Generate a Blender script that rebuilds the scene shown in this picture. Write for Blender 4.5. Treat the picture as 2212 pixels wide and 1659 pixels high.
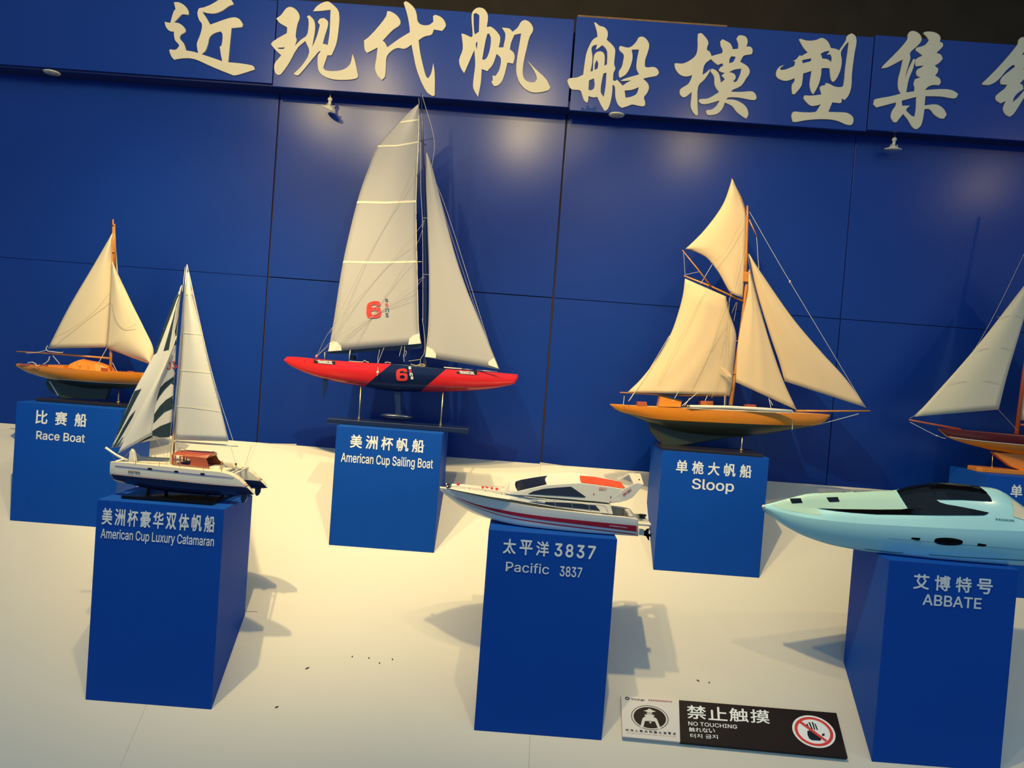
import bpy, bmesh, math, random
from mathutils import Vector, Matrix
from mathutils.bvhtree import BVHTree
from mathutils.geometry import tessellate_polygon
random.seed(4)
for o in list(bpy.data.objects): bpy.data.objects.remove(o)
SC = bpy.context.scene
COL = SC.collection
ZO = 1.8                                   # height of the wall's middle seam above the room floor

# ------------------------------------------------------------------ camera
W, H, F = 2212.0, 1659.0, 1662.0
YAW, PITCH, ROLL = -0.009234, -0.027375, 0.074223
CAM = Vector((-0.11693, -3.28168, -0.28852 + ZO))
fw = Vector((math.sin(YAW)*math.cos(PITCH), math.cos(YAW)*math.cos(PITCH), math.sin(PITCH)))
r0 = Vector((math.cos(YAW), -math.sin(YAW), 0)); u0 = r0.cross(fw)
cr, sr = math.cos(ROLL), math.sin(ROLL)
rt = cr*r0 + sr*u0; up = -sr*r0 + cr*u0
cd = bpy.data.cameras.new('camera'); cam = bpy.data.objects.new('camera', cd); COL.objects.link(cam)
cd.sensor_width = 36; cd.lens = F/W*36; cd.clip_start = .05
m = Matrix((rt, up, -fw)).transposed().to_4x4(); m.translation = CAM
cam.matrix_world = m; SC.camera = cam

# ------------------------------------------------------------------ world, lamps, exposure
SC.view_settings.view_transform = 'Standard'; SC.view_settings.look = 'None'
SC.view_settings.gamma = 1; SC.view_settings.use_curve_mapping = False
SC.view_settings.exposure = -0.07
wd = bpy.data.worlds.new('world'); SC.world = wd; wd.use_nodes = True
bgn = wd.node_tree.nodes['Background']; bgn.inputs[0].default_value = (.36, .66, 1.0, 1); bgn.inputs[1].default_value = .45

def spot(name, loc, target, power, size, blend, col=(1, .74, .36), radius=.03):
    l = bpy.data.lights.new(name, 'SPOT'); l.energy = power; l.spot_size = math.radians(size); l.spot_blend = blend
    l.color = col; l.shadow_soft_size = radius
    o = bpy.data.objects.new(name, l); COL.objects.link(o)
    o.location = (loc[0], loc[1], loc[2]+ZO)
    d = Vector((target[0], target[1], target[2]+ZO)) - o.location
    o.rotation_euler = d.to_track_quat('-Z', 'Y').to_euler()
    return o
WARM = (1, .76, .34)
def lamp(loc, aim, beam, spill, size=66):    # a reflector lamp: a beam and the spill around it
    spot('ceiling_spot', loc, aim, beam, size, 1.0, WARM, .018); spot('ceiling_spot_spill', loc, (loc[0], 0, loc[2]-.25), spill, 150, .5, WARM, .022)
lamp((-1.38, -1.30, 1.12), (-1.62, -.35, -.60), 140, 19, 84)
lamp((-1.00, -1.30, 1.00), (-.85, -.14, -.77), 98, 18, 68)
lamp((-1.04, -1.30, 1.23), (-.85, -.30, -.80), 8, 12, 68)
lamp((-.22, -1.30, 1.04), (-.02, -.27, -.87), 76, 18, 68)
lamp((-.16, -1.30, 1.22), (-.02, -.30, -.87), 8, 11, 68)
lamp((.12, -1.32, 1.08), (.85, -.25, -.66), 112, 3, 84)
lamp((.77, -1.30, 1.05), (1.0, -.40, -.80), 16, 9, 84)
lamp((2.50, -1.30, .95), (2.1, -.40, -.7), 26, 4, 80)
al = bpy.data.lights.new('hall_fill', 'AREA'); al.shape = 'RECTANGLE'; al.size = 6; al.size_y = 3; al.energy = 16; al.color = (.55, .82, 1)  # unseen overhead area fill, added for the hall's cool ambient light
ao = bpy.data.objects.new('hall_fill', al); COL.objects.link(ao); ao.location = (.3, -3.3, 4.9)
ao.rotation_euler = (Vector((0, -.5, .9))-ao.location).to_track_quat('-Z', 'Y').to_euler()

# ------------------------------------------------------------------ pixel <-> world helpers
def ray(px, py): return (fw*F + rt*(px-W/2) - up*(py-H/2))
def at(px, py, Y):                          # the point seen at (px, py) that lies at depth Y
    d = ray(px, py); t = (Y-CAM.y)/d.y; return CAM + d*t
RS, RZ = .845, -.71+ZO                      # the white slope: z = RZ + RS*y
def ramp(px, py, lift=0.0):
    d = ray(px, py); t = (RZ+lift+RS*CAM.y-CAM.z)/(d.z-RS*d.y); return CAM + d*t
def crop(x0, y0, s): return lambda x, y: (x0+x/s, y0+y/s)

# ------------------------------------------------------------------ materials
def mat(name, col, rough=.5, metal=0, coat=0, coat_rough=.1, noise=0, nscale=20, bump=0, bscale=200, trans=0, spec=.5, col2=None, sheen=0):
    m = bpy.data.materials.new(name); m.use_nodes = True; nt = m.node_tree; b = nt.nodes['Principled BSDF']
    b.inputs['Base Color'].default_value = (*col, 1); b.inputs['Roughness'].default_value = rough
    b.inputs['Metallic'].default_value = metal; b.inputs['Coat Weight'].default_value = coat
    b.inputs['Coat Roughness'].default_value = coat_rough; b.inputs['Specular IOR Level'].default_value = spec
    tc = nt.nodes.new('ShaderNodeTexCoord')
    if noise or col2:
        n = nt.nodes.new('ShaderNodeTexNoise'); n.inputs['Scale'].default_value = nscale; n.inputs['Detail'].default_value = 5
        nt.links.new(tc.outputs['Object'], n.inputs['Vector'])
        mx = nt.nodes.new('ShaderNodeMix'); mx.data_type = 'RGBA'
        c2 = col2 if col2 else tuple(c*(1-noise) for c in col)
        mx.inputs[6].default_value = (*col, 1); mx.inputs[7].default_value = (*c2, 1)
        nt.links.new(n.outputs[0], mx.inputs[0]); nt.links.new(mx.outputs[2], b.inputs['Base Color'])
    if bump:
        n2 = nt.nodes.new('ShaderNodeTexNoise'); n2.inputs['Scale'].default_value = bscale; n2.inputs['Detail'].default_value = 3
        nt.links.new(tc.outputs['Object'], n2.inputs['Vector'])
        bp = nt.nodes.new('ShaderNodeBump'); bp.inputs['Strength'].default_value = bump; bp.inputs['Distance'].default_value = .002
        nt.links.new(n2.outputs[0], bp.inputs['Height']); nt.links.new(bp.outputs[0], b.inputs['Normal'])
    if trans:
        out = nt.nodes['Material Output']; tr = nt.nodes.new('ShaderNodeBsdfTranslucent'); ms = nt.nodes.new('ShaderNodeMixShader')
        tr.inputs[0].default_value = (*col, 1); ms.inputs[0].default_value = trans
        nt.links.new(b.outputs[0], ms.inputs[1]); nt.links.new(tr.outputs[0], ms.inputs[2]); nt.links.new(ms.outputs[0], out.inputs[0])
    return m
def wood(name, c1, c2, rough=.35, scale=(3, 40, 40)):
    m = mat(name, c1, rough, coat=.3, coat_rough=.15); nt = m.node_tree; b = nt.nodes['Principled BSDF']
    tc = nt.nodes.new('ShaderNodeTexCoord'); mp = nt.nodes.new('ShaderNodeMapping'); mp.inputs['Scale'].default_value = scale
    n = nt.nodes.new('ShaderNodeTexNoise'); n.inputs['Scale'].default_value = 6; n.inputs['Detail'].default_value = 6
    mx = nt.nodes.new('ShaderNodeMix'); mx.data_type = 'RGBA'; mx.inputs[6].default_value = (*c1, 1); mx.inputs[7].default_value = (*c2, 1)
    nt.links.new(tc.outputs['Object'], mp.inputs[0]); nt.links.new(mp.outputs[0], n.inputs['Vector'])
    nt.links.new(n.outputs[0], mx.inputs[0]); nt.links.new(mx.outputs[2], b.inputs['Base Color'])
    return m
M = {}
M['wall'] = mat('blue_wall_panel', (.0005, .033, .29), .50, spec=.10, coat=.85, coat_rough=.28, noise=.22, nscale=1.2, bump=.05, bscale=14)
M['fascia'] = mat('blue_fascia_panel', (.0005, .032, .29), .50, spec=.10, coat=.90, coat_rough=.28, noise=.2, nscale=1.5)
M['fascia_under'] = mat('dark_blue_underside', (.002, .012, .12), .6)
M['ped'] = mat('blue_pedestal_paint', (.002, .080, .47), .60, spec=.2, noise=.15, nscale=5, bump=.08, bscale=260)
M['white'] = mat('white_slope_sheet', (.73, .69, .59), .55, coat=.1, coat_rough=.4, noise=.06, nscale=2.5)
M['backing'] = mat('dark_joint_backing', (.050, .030, .028), .9)
M['dark'] = mat('dark_brown_plaster', (.045, .034, .024), .9, noise=.5, nscale=9, bump=.4, bscale=30)
M['cream'] = mat('cream_letter_foam', (.70, .63, .46), .6, noise=.05, nscale=8)
M['sticker'] = mat('white_vinyl', (.90, .93, .92), .5)
M['raw'] = mat('raw_board_edge', (.30, .17, .08), .9, noise=.6, nscale=60)
M['room'] = mat('grey_room_floor', (.18, .17, .16), .7, noise=.2, nscale=6)
M['sail_race'] = mat('cream_canvas', (.86, .73, .50), .8, bump=.1, bscale=500, trans=.18)
M['sail_sloop'] = mat('ecru_canvas', (.88, .66, .40), .8, bump=.1, bscale=400, trans=.18)
M['sail_cup'] = mat('grey_white_sailcloth', (.52, .50, .50), .7, bump=.08, bscale=40, trans=.2)
M['sail_cat'] = mat('white_sailcloth', (.85, .83, .76), .7, bump=.08, bscale=40, trans=.2)
M['sail_right'] = mat('pale_olive_canvas', (.70, .66, .52), .8, bump=.08, bscale=300, trans=.2)
M['batten'] = mat('pale_yellow_batten_tape', (.82, .76, .56), .7)
M['patch'] = mat('cream_corner_patch', (.76, .71, .60), .7)
M['green'] = mat('dark_green_sail_stripe', (.010, .035, .045), .7)
M['orange'] = wood('orange_varnished_wood', (.86, .29, .012), (.74, .21, .008))
M['spar'] = wood('honey_varnished_spar', (.66, .27, .045), (.52, .19, .03), scale=(30, 30, 3))
M['reddeck'] = wood('red_brown_wood', (.42, .09, .03), (.33, .06, .02))
M['keelpaint'] = mat('black_green_bottom_paint', (.022, .034, .022), .45, coat=.2, coat_rough=.3)
M['maroon'] = mat('maroon_paint', (.10, .008, .010), .3, coat=.4)
M['red'] = mat('glossy_red_paint', (.78, .020, .022), .28, coat=.6, coat_rough=.12)
M['redflat'] = mat('red_print', (.74, .035, .03), .6)
M['pink'] = mat('faded_pink_print', (.60, .20, .22), .7)
M['navy'] = mat('glossy_navy_paint', (.006, .014, .065), .25, coat=.6, coat_rough=.1)
M['navyflat'] = mat('navy_print', (.02, .05, .16), .6)
M['black'] = mat('black_gloss', (.003, .003, .0035), .10, spec=.35)
M['blackflat'] = mat('black_plate', (.008, .006, .007), .5)
M['brown_black'] = mat('brown_black_print', (.012, .005, .005), .5, spec=.2)
M['baseboard'] = mat('black_stand_board', (.016, .011, .012), .35, coat=.3)
M['navybase'] = mat('navy_stand_board', (.004, .012, .055), .35, coat=.4)
M['brass'] = mat('brass', (.74, .50, .20), .3, metal=1)
M['steel'] = mat('brushed_steel', (.62, .60, .56), .3, metal=.9)
M['cord'] = mat('white_cord', (.72, .68, .60), .8)
M['cordgrey'] = mat('grey_cord', (.42, .38, .33), .8)
M['cordtan'] = mat('tan_cord', (.55, .45, .24), .8)
M['ivory'] = mat('ivory_hull_paint', (.84, .79, .66), .3, coat=.4, coat_rough=.12)
M['ivory_deck'] = mat('ivory_deck', (.80, .72, .52), .45)
M['gelcoat'] = mat('white_gelcoat', (.84, .83, .76), .28, coat=.5, coat_rough=.1)
M['crimson'] = mat('crimson_stripe', (.50, .012, .035), .35, coat=.3)
M['scarlet'] = mat('orange_red_cockpit', (.85, .075, .02), .45)
M['glass'] = mat('dark_tinted_glass', (.012, .014, .025), .08, coat=.6)
M['teal'] = mat('pale_turquoise_gloss', (.48, .88, .90), .28, coat=.6, coat_rough=.12)
M['tealdeck'] = mat('pale_green_turquoise_deck', (.52, .78, .62), .35, coat=.4, coat_rough=.15)
M['tealline'] = mat('deep_blue_line', (.01, .10, .18), .4)
M['fixture'] = mat('cream_enamel', (.70, .66, .52), .4)
M['greyplastic'] = mat('grey_plastic', (.38, .38, .36), .5)
M['pinkred'] = mat('magenta_lens', (.75, .03, .12), .3)
M['signwhite'] = mat('sign_white_face', (.74, .70, .66), .45)
M['dirt'] = mat('brown_crumb', (.16, .11, .05), .9)
M['blueline'] = mat('royal_blue_line', (.05, .05, .40), .5)
M['chip'] = mat('bare_blue_chip', (.01, .05, .24), .8)

# ------------------------------------------------------------------ object helpers
def meta(o, label=None, cat=None, group=None, kind=None):
    if label: o['label'] = label
    if cat: o['category'] = cat
    if group: o['group'] = group
    if kind: o['kind'] = kind
    return o
def thing(name, label, cat, loc, group=None):
    o = bpy.data.objects.new(name, None); COL.objects.link(o); o.location = loc; o.empty_display_size = .05
    return meta(o, label, cat, group)
def origin(p):
    v = Vector((0, 0, 0))
    while p is not None: v += p.location; p = p.parent
    return v
def make(name, vs, fs, m, parent=None, smooth=False, label=None, thick=0, bevel=0):
    if parent is None:
        b = [Vector(v) for v in vs]; off = Vector((sum(v.x for v in b)/len(b), sum(v.y for v in b)/len(b), min(v.z for v in b)))
    else: off = origin(parent)
    me = bpy.data.meshes.new(name); me.from_pydata([tuple(Vector(v)-off) for v in vs], [], fs); me.validate()
    mats = m if isinstance(m, list) else [m]
    for k in mats: me.materials.append(M[k] if isinstance(k, str) else k)
    if smooth:
        for p in me.polygons: p.use_smooth = True
    o = bpy.data.objects.new(name, me); COL.objects.link(o)
    if parent is not None: o.parent = parent
    else: o.location = off
    if label: o['label'] = label
    if bevel:
        md = o.modifiers.new('bevel', 'BEVEL'); md.width = bevel; md.segments = 2; md.limit_method = 'ANGLE'
    if thick:
        md = o.modifiers.new('thickness', 'SOLIDIFY'); md.thickness = thick; md.offset = 0
    return o
class G:                                     # collects pieces of ONE mesh
    def __init__(s): s.v = []; s.f = []
    def add(s, vs, fs):
        n = len(s.v); s.v += [Vector(v) for v in vs]; s.f += [tuple(i+n for i in f) for f in fs]; return s
    def box(s, x0, x1, y0, y1, z0, z1):
        return s.add([(x, y, z) for x in (x0, x1) for y in (y0, y1) for z in (z0, z1)],
                     [(0, 1, 3, 2), (4, 6, 7, 5), (0, 4, 5, 1), (2, 3, 7, 6), (0, 2, 6, 4), (1, 5, 7, 3)])
    def prism(s, front, dvec):               # polygon (world points) pushed along dvec
        front = [Vector(p) for p in front]; n = len(front); back = [p+Vector(dvec) for p in front]
        t = tessellate_polygon([front])
        fs = [tuple(a) for a in t] + [tuple(i+n for i in reversed(a)) for a in t] + [(i, i+n, (i+1) % n+n, (i+1) % n) for i in range(n)]
        return s.add(front+back, fs)
    def tube(s, pts, r, n=7, cap=True):
        pts = [Vector(p) for p in pts]; rs = r if isinstance(r, (list, tuple)) else [r]*len(pts)
        vs = []; prev = None
        for i, p in enumerate(pts):
            d = (pts[min(i+1, len(pts)-1)]-pts[max(i-1, 0)])
            d = d.normalized() if d.length > 1e-9 else Vector((0, 0, 1))
            a = d.cross(Vector((0, 1, 0)) if abs(d.y) < .9 else Vector((1, 0, 0))).normalized(); b = d.cross(a)
            for k in range(n):
                t = 2*math.pi*k/n; vs.append(p+(a*math.cos(t)+b*math.sin(t))*rs[i])
        fs = [(i*n+k, i*n+(k+1) % n, (i+1)*n+(k+1) % n, (i+1)*n+k) for i in range(len(pts)-1) for k in range(n)]
        if cap: fs += [tuple(reversed(range(n))), tuple(range((len(pts)-1)*n, len(pts)*n))]
        return s.add(vs, fs)
    def ell(s, c, rx, ry, rz, nu=14, nv=8):
        vs = [Vector((c[0]+rx*math.sin(math.pi*j/nv)*math.cos(2*math.pi*i/nu), c[1]+ry*math.sin(math.pi*j/nv)*math.sin(2*math.pi*i/nu), c[2]+rz*math.cos(math.pi*j/nv))) for j in range(nv+1) for i in range(nu)]
        return s.add(vs, [(j*nu+i, j*nu+(i+1) % nu, (j+1)*nu+(i+1) % nu, (j+1)*nu+i) for j in range(nv) for i in range(nu)])
    def lathe(s, c, prof, n=16):             # prof: (radius, z)
        vs = [Vector((c[0]+r*math.cos(2*math.pi*i/n), c[1]+r*math.sin(2*math.pi*i/n), c[2]+z)) for r, z in prof for i in range(n)]
        return s.add(vs, [(j*n+i, j*n+(i+1) % n, (j+1)*n+(i+1) % n, (j+1)*n+i) for j in range(len(prof)-1) for i in range(n)] + [tuple(range(n)), tuple(range((len(prof)-1)*n, len(prof)*n))])
    def obj(s, name, m, parent=None, **k): s.o = make(name, s.v, s.f, m, parent, **k); return s.o
    def bvh(s): return BVHTree.FromPolygons(s.v, s.f)

def curve(pts):                              # monotone-ish smooth y(x) through pixel points
    pts = sorted(pts)
    def f(x):
        if x <= pts[0][0]: return pts[0][1]
        if x >= pts[-1][0]: return pts[-1][1]
        for i in range(len(pts)-1):
            if pts[i][0] <= x <= pts[i+1][0]: break
        def sl(j):
            if j <= 0 or j >= len(pts)-1:
                a, b = (pts[0], pts[1]) if j <= 0 else (pts[-2], pts[-1])
                return (b[1]-a[1])/(b[0]-a[0])
            a, b = pts[j-1], pts[j+1]; return (b[1]-a[1])/(b[0]-a[0])
        (xa, ya), (xb, yb) = pts[i], pts[i+1]; h = xb-xa; t = (x-xa)/h
        return (2*t**3-3*t*t+1)*ya+(t**3-2*t*t+t)*h*sl(i)+(-2*t**3+3*t*t)*yb+(t**3-t*t)*h*sl(i+1)
    return f
def resample(pts, n):                        # smooth polyline with n+1 samples by arc length
    P = [Vector((p[0], p[1])) for p in pts]; out = []
    if len(P) == 2: return [P[0].lerp(P[1], i/n) for i in range(n+1)]
    d = []
    for i in range(len(P)-1):
        a = P[i-1] if i else P[0]*2-P[1]; b, c = P[i], P[i+1]; e = P[i+2] if i+2 < len(P) else P[-1]*2-P[-2]
        for k in range(12):
            t = k/12; d.append(.5*((2*b)+(c-a)*t+(2*a-5*b+4*c-e)*t*t+(3*b-a-3*c+e)*t**3))
    d.append(P[-1]); L = [0]
    for i in range(1, len(d)): L.append(L[-1]+(d[i]-d[i-1]).length)
    j = 0
    for i in range(n+1):
        s = L[-1]*i/n
        while j < len(L)-2 and L[j+1] < s: j += 1
        q = (s-L[j])/max(1e-9, L[j+1]-L[j]); out.append(d[j].lerp(d[j+1], min(1, q)))
    return out
def smooth_outline(P, sharp=52, step=3):     # closed outline, corners sharper than `sharp` degrees stay corners
    P = [Vector((p[0], p[1])) for p in P]; n = len(P); sh = []
    for i in range(n):
        a = (P[i]-P[i-1]); b = (P[(i+1) % n]-P[i])
        sh.append(a.angle(b, 0) > math.radians(sharp))
    out = []
    for i in range(n):
        b, c = P[i], P[(i+1) % n]; a = P[i-1]; e = P[(i+2) % n]
        h = (c-b).length
        def tang(p, q, s, k): return (q-p).normalized()*h if (q-p).length > 0 else Vector((0, 0))
        t0 = (c-b) if sh[i] else tang(a, c, 0, 0); t1 = (c-b) if sh[(i+1) % n] else tang(b, e, 0, 0)
        for k in range(step):
            t = k/step; out.append((2*t**3-3*t*t+1)*b+(t**3-2*t*t+t)*t0+(-2*t**3+3*t*t)*c+(t**3-t*t)*t1)
    return out

def sail(name, A, B, c, m, parent, bulge=.02, n=22, label=None, folds=0, twist=0):
    A = resample(A, n); B = resample(B, n); vs = []; k = 14
    for i in range(n+1):
        for j in range(k+1):
            s = j/k; t = i/n; w = math.sin(math.pi*s)*min(1, 2.2*math.sin(math.pi*min(t, .75)*.9+.15))
            p = A[i].lerp(B[i], s); Y = c-bulge*w+twist*(1-s)*t
            if folds: Y += folds*math.sin(s*19+t*9)*math.sin(math.pi*s)*(.3+.7*t)
            vs.append(at(p.x, p.y, Y))
    fs = [(i*(k+1)+j, i*(k+1)+j+1, (i+1)*(k+1)+j+1, (i+1)*(k+1)+j) for i in range(n) for j in range(k)]
    o = make(name, vs, fs, m, parent, smooth=True, label=label, thick=.0009)
    return o, BVHTree.FromPolygons(vs, fs)

MISS = []
def drape_pt(px, py, trees, eps, Yd):        # the visible surface point under a pixel, lifted off along its normal
    d = ray(px, py).normalized(); best = None
    for t in trees:
        h = t.ray_cast(CAM, d)
        if h[0] is not None and (best is None or h[3] < best[3]): best = h
    if best is None: MISS.append(1); return at(px, py, Yd)
    n = best[1] if best[1].dot(d) < 0 else -best[1]
    return best[0]+n*eps
def decal(name, poly, trees, m, parent, Yd=-.3, eps=.0010, grid=5, label=None, smooth=True):
    bm = bmesh.new(); P = [Vector((p[0], p[1], 0)) for p in poly]
    vs = [bm.verts.new(p) for p in P]
    for t in tessellate_polygon([P]):
        try: bm.faces.new([vs[i] for i in t])
        except ValueError: pass
    xs = [p.x for p in P]; ys = [p.y for p in P]
    for ax, lo, hi in ((0, min(xs), max(xs)), (1, min(ys), max(ys))):
        q = lo+grid
        while q < hi:
            co = Vector((q, 0, 0)) if ax == 0 else Vector((0, q, 0)); no = Vector((1, 0, 0)) if ax == 0 else Vector((0, 1, 0))
            bmesh.ops.bisect_plane(bm, geom=bm.verts[:]+bm.edges[:]+bm.faces[:], plane_co=co, plane_no=no, dist=1e-5); q += grid
    bm.verts.index_update()
    V = []; bad = set()
    for v in bm.verts:
        MISS.clear(); p_ = drape_pt(v.co.x, v.co.y, trees, eps, Yd)
        if MISS:                                 # beyond the outline: pull the vertex back onto the surface
            for dx, dy in [(a_*q, b_*q) for q in range(1, 22) for a_, b_ in ((0, 1), (1, 0), (-1, 0), (.7, .7), (-.7, .7), (0, -1))]:
                MISS.clear(); p_ = drape_pt(v.co.x+dx, v.co.y+dy, trees, eps, Yd)
                if not MISS: break
        V.append(p_)
        if MISS: bad.add(v.index)
    Fc = [tuple(v.index for v in f.verts) for f in bm.faces]
    Fk = [f for f in Fc if not (set(f) & bad)]
    if Fk: Fc = Fk; used = sorted({i for f in Fc for i in f}); ix = {q: i for i, q in enumerate(used)}; V = [V[i] for i in used]; Fc = [tuple(ix[i] for i in f) for f in Fc]
    bm.free()
    return make(name, V, Fc, m, parent, smooth=smooth, label=label)
def band(up_, lo_): return list(up_)+list(reversed(lo_))

# text: box TL, TR, BL in photo pixels, mapped to the surface by `fn`
try:
    import os
    FNT = bpy.data.fonts.load(os.path.join(bpy.utils.resource_path('LOCAL'), 'datafiles', 'fonts', 'Inter.woff2'))
except Exception: FNT = None                # Blender's own sans face; else the built-in default
def text_geo(s, bold=0.0):
    cu = bpy.data.curves.new('t', 'FONT'); cu.body = s; cu.resolution_u = 3
    if FNT and s.isascii(): cu.font = FNT    # the built-in default carries the Chinese, Japanese and Korean glyphs
    o = bpy.data.objects.new('t', cu); COL.objects.link(o); bpy.context.view_layer.update()
    dg = bpy.context.evaluated_depsgraph_get(); me = bpy.data.meshes.new_from_object(o.evaluated_get(dg))
    v0 = [v.co.copy() for v in me.vertices]; f0 = [tuple(p.vertices) for p in me.polygons]
    bpy.data.objects.remove(o); bpy.data.curves.remove(cu); bpy.data.meshes.remove(me)
    if not bold or not v0: return v0, f0
    vs = []; fs = []                         # heavier strokes: the glyph repeated a hair's breadth to each side
    for k in range(8):
        a = k*math.pi/4; n = len(vs); d = Vector((math.cos(a)*bold, math.sin(a)*bold, k*.00006))
        vs += [v+d for v in v0]; fs += [tuple(i+n for i in f) for f in f0]
    return vs, fs
def text(name, s, TL, TR, BL, fn, m, parent, bold=0.0, cell=None, desc=0, label=None):
    """cell = width of one character as a share of the box (spaced setting, a part each); desc = letters hang below the box"""
    TL, TR, BL = [Vector((p[0], p[1])) for p in (TL, TR, BL)]
    def put(g, vs, fs, u_0, u_1, vmin, vmax):
        x0 = min(v.x for v in vs); x1 = max(v.x for v in vs)
        W_ = []
        for v in vs:
            p = fn(*(TL+(TR-TL)*(u_0+(u_1-u_0)*(v.x-x0)/(x1-x0))+(BL-TL)*(1-(v.y-vmin)/(vmax-vmin)))); W_.append(p+(CAM-p).normalized()*v.z)
        g.add(W_, fs)
    if cell:
        n = len(s)
        for i, ch in enumerate(s):
            vs, fs = text_geo(ch, bold); g = G(); u = (1-cell)*i/max(1, n-1)
            put(g, vs, fs, u, u+cell, min(v.y for v in vs), max(v.y for v in vs)); g.obj('character', m, parent, label=label)
    else:
        g = G(); vs, fs = text_geo(s, bold); y0 = min(v.y for v in vs); y1 = max(v.y for v in vs)
        if desc: y0 = 0
        put(g, vs, fs, 0, 1, y0, y1); return g.obj(name, m, parent, label=label)
SL = .0745                                   # level lines of the wall run down to the right in the photo
def lvl(lx, ltop, lbot, rx): return (lx, ltop), (rx, ltop+SL*(rx-lx)), (lx-(lbot-ltop)*.066, lbot)

# ================================================================== THE SETTING
XL, XR = -3.66, 3.66
G().box(-5, 5, -6, .6, -.05, 0).obj('floor', 'room')['kind'] = 'structure'
G().box(-5, 5, .45, .55, 0, 3.6).obj('wall_rear', 'dark')['kind'] = 'structure'
G().box(-5, 5, -.7, .55, 3.6, 3.65).obj('ceiling', 'dark')['kind'] = 'structure'

# blue panelled wall: backing with separate panels, joints recessed
wb = G().box(XL, XR, .010, .04, 1.0, ZO+.80).obj('wall_back', 'backing'); wb['kind'] = 'structure'
wb['label'] = 'blue panelled wall behind the model boats'
for i in range(-3, 3):
    x0, x1 = i*1.22, (i+1)*1.22
    gl = {0: .0036, -1: .0036}.get(i, .0016); gr = {-1: .0034, -2: .0030}.get(i, .0016)
    hz = {-1: (.0015, .0022), 0: (.0012, .0014), -2: (.0008, .0008)}.get(i, (.0012, .0012))
    # lower and upper panel; edges very slightly out of true
    for z0, z1, tag_ in ((1.05, ZO-hz[0], 0), (ZO+hz[1], ZO+.79, 1)):
        t = random.uniform(-.0008, .0008)
        G().prism([(x0+gl, 0, z0), (x1-gr, 0, z0), (x1-gr+t*.5, 0, z1), (x0+gl+t, 0, z1)], (0, .010, 0)).obj('panel', 'wall', wb, bevel=.0008)
# fascia above it
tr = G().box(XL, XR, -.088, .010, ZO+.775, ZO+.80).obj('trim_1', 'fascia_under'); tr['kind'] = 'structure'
tr['label'] = 'deep blue signboard box projecting above the wall'
G().box(XL, XR, -.02, .01, ZO+.80, ZO+1.11).obj('backing_board', 'backing', tr)
fb = {-3: (.787, 1.118), -2: (.783, 1.120), -1: (.772, 1.128), 0: (.761, 1.141), 1: (.768, 1.150), 2: (.772, 1.160)}
for i in range(-3, 3):
    x0, x1 = i*1.22+.002, (i+1)*1.22-.002; z0, z1 = fb[i]
    x0 += .004 if i == 0 else 0
    G().box(x0, x1, -.100, -.088, ZO+z0, ZO+z1).obj('panel', 'fascia', tr, bevel=.0008)
G().box(.01, .62, -.099, -.06, ZO+1.141, ZO+1.148).obj('board_edge', 'raw', tr, label='rough bare brown board edge')
def fas(px, py): return at(px, py, -.1006)
k6 = crop(1220, 30, 7.541)
for poly in ([(258, 1568), (275, 1530), (282, 1505), (300, 1535), (345, 1560), (350, 1510), (372, 1480), (392, 1500), (385, 1530), (470, 1530), (495, 1490), (512, 1530), (515, 1580), (400, 1578)],
             [(700, 1600), (730, 1575), (738, 1530), (750, 1560), (770, 1608)], [(985, 1625), (1010, 1605), (1040, 1612), (1060, 1630)],
             [(1220, 1645), (1230, 1580), (1250, 1590), (1262, 1650)]):
    make('paint_chip', [fas(*k6(*p)) for p in poly], [tuple(range(len(poly)))], 'chip', tr)

# white slope
sl = thing('display_slope', 'white sloping display surface under all the blue pedestals', 'platform', (0, -.6, RZ-.6*RS)); sl['kind'] = 'structure'
YF = -1.22
for i in range(-3, 3):
    x0, x1 = i*1.22+.0003, (i+1)*1.22-.0003
    fr = [(x0, 0, RZ), (x1, 0, RZ), (x1, YF, RZ+RS*YF), (x0, YF, RZ+RS*YF)]
    G().prism(fr, (0, .006, -.008)).obj('sheet', 'white', sl)
G().prism([(XL, -.004, RZ-.02), (XL, YF, RZ+RS*YF-.02), (XL, YF, 0), (XL, -.004, 0)], (XR-XL, 0, 0)).obj('slope_base', 'white', sl)
def sloped(x, y): return Vector((x, y, RZ+RS*y))
# upturned edge of the sheet where it meets the wall
for (a, b, h0, h1) in (((515, 958), (640, 966), 0, 7), ((1166, 1003), (1240, 1010), 3, 1)):
    p0 = at(*a, -.003); p1 = at(*b, -.003)
    make('lifted_edge', [p0, p1, p1+Vector((0, 0, h1*.002)), p0+Vector((0, 0, h0*.002+.003))], [(0, 1, 2, 3)], 'white', sl, thick=.001)
# hairline cracks
for q in (((527, 1321), (556, 1322)),):
    a = ramp(*q[0], .0006); b = ramp(*q[1], .0006); make('crack', [a, b, b+Vector((0, .0012, .001)), a+Vector((0, .0012, .001))], [(0, 1, 2, 3)], 'dirt', sl)

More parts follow.
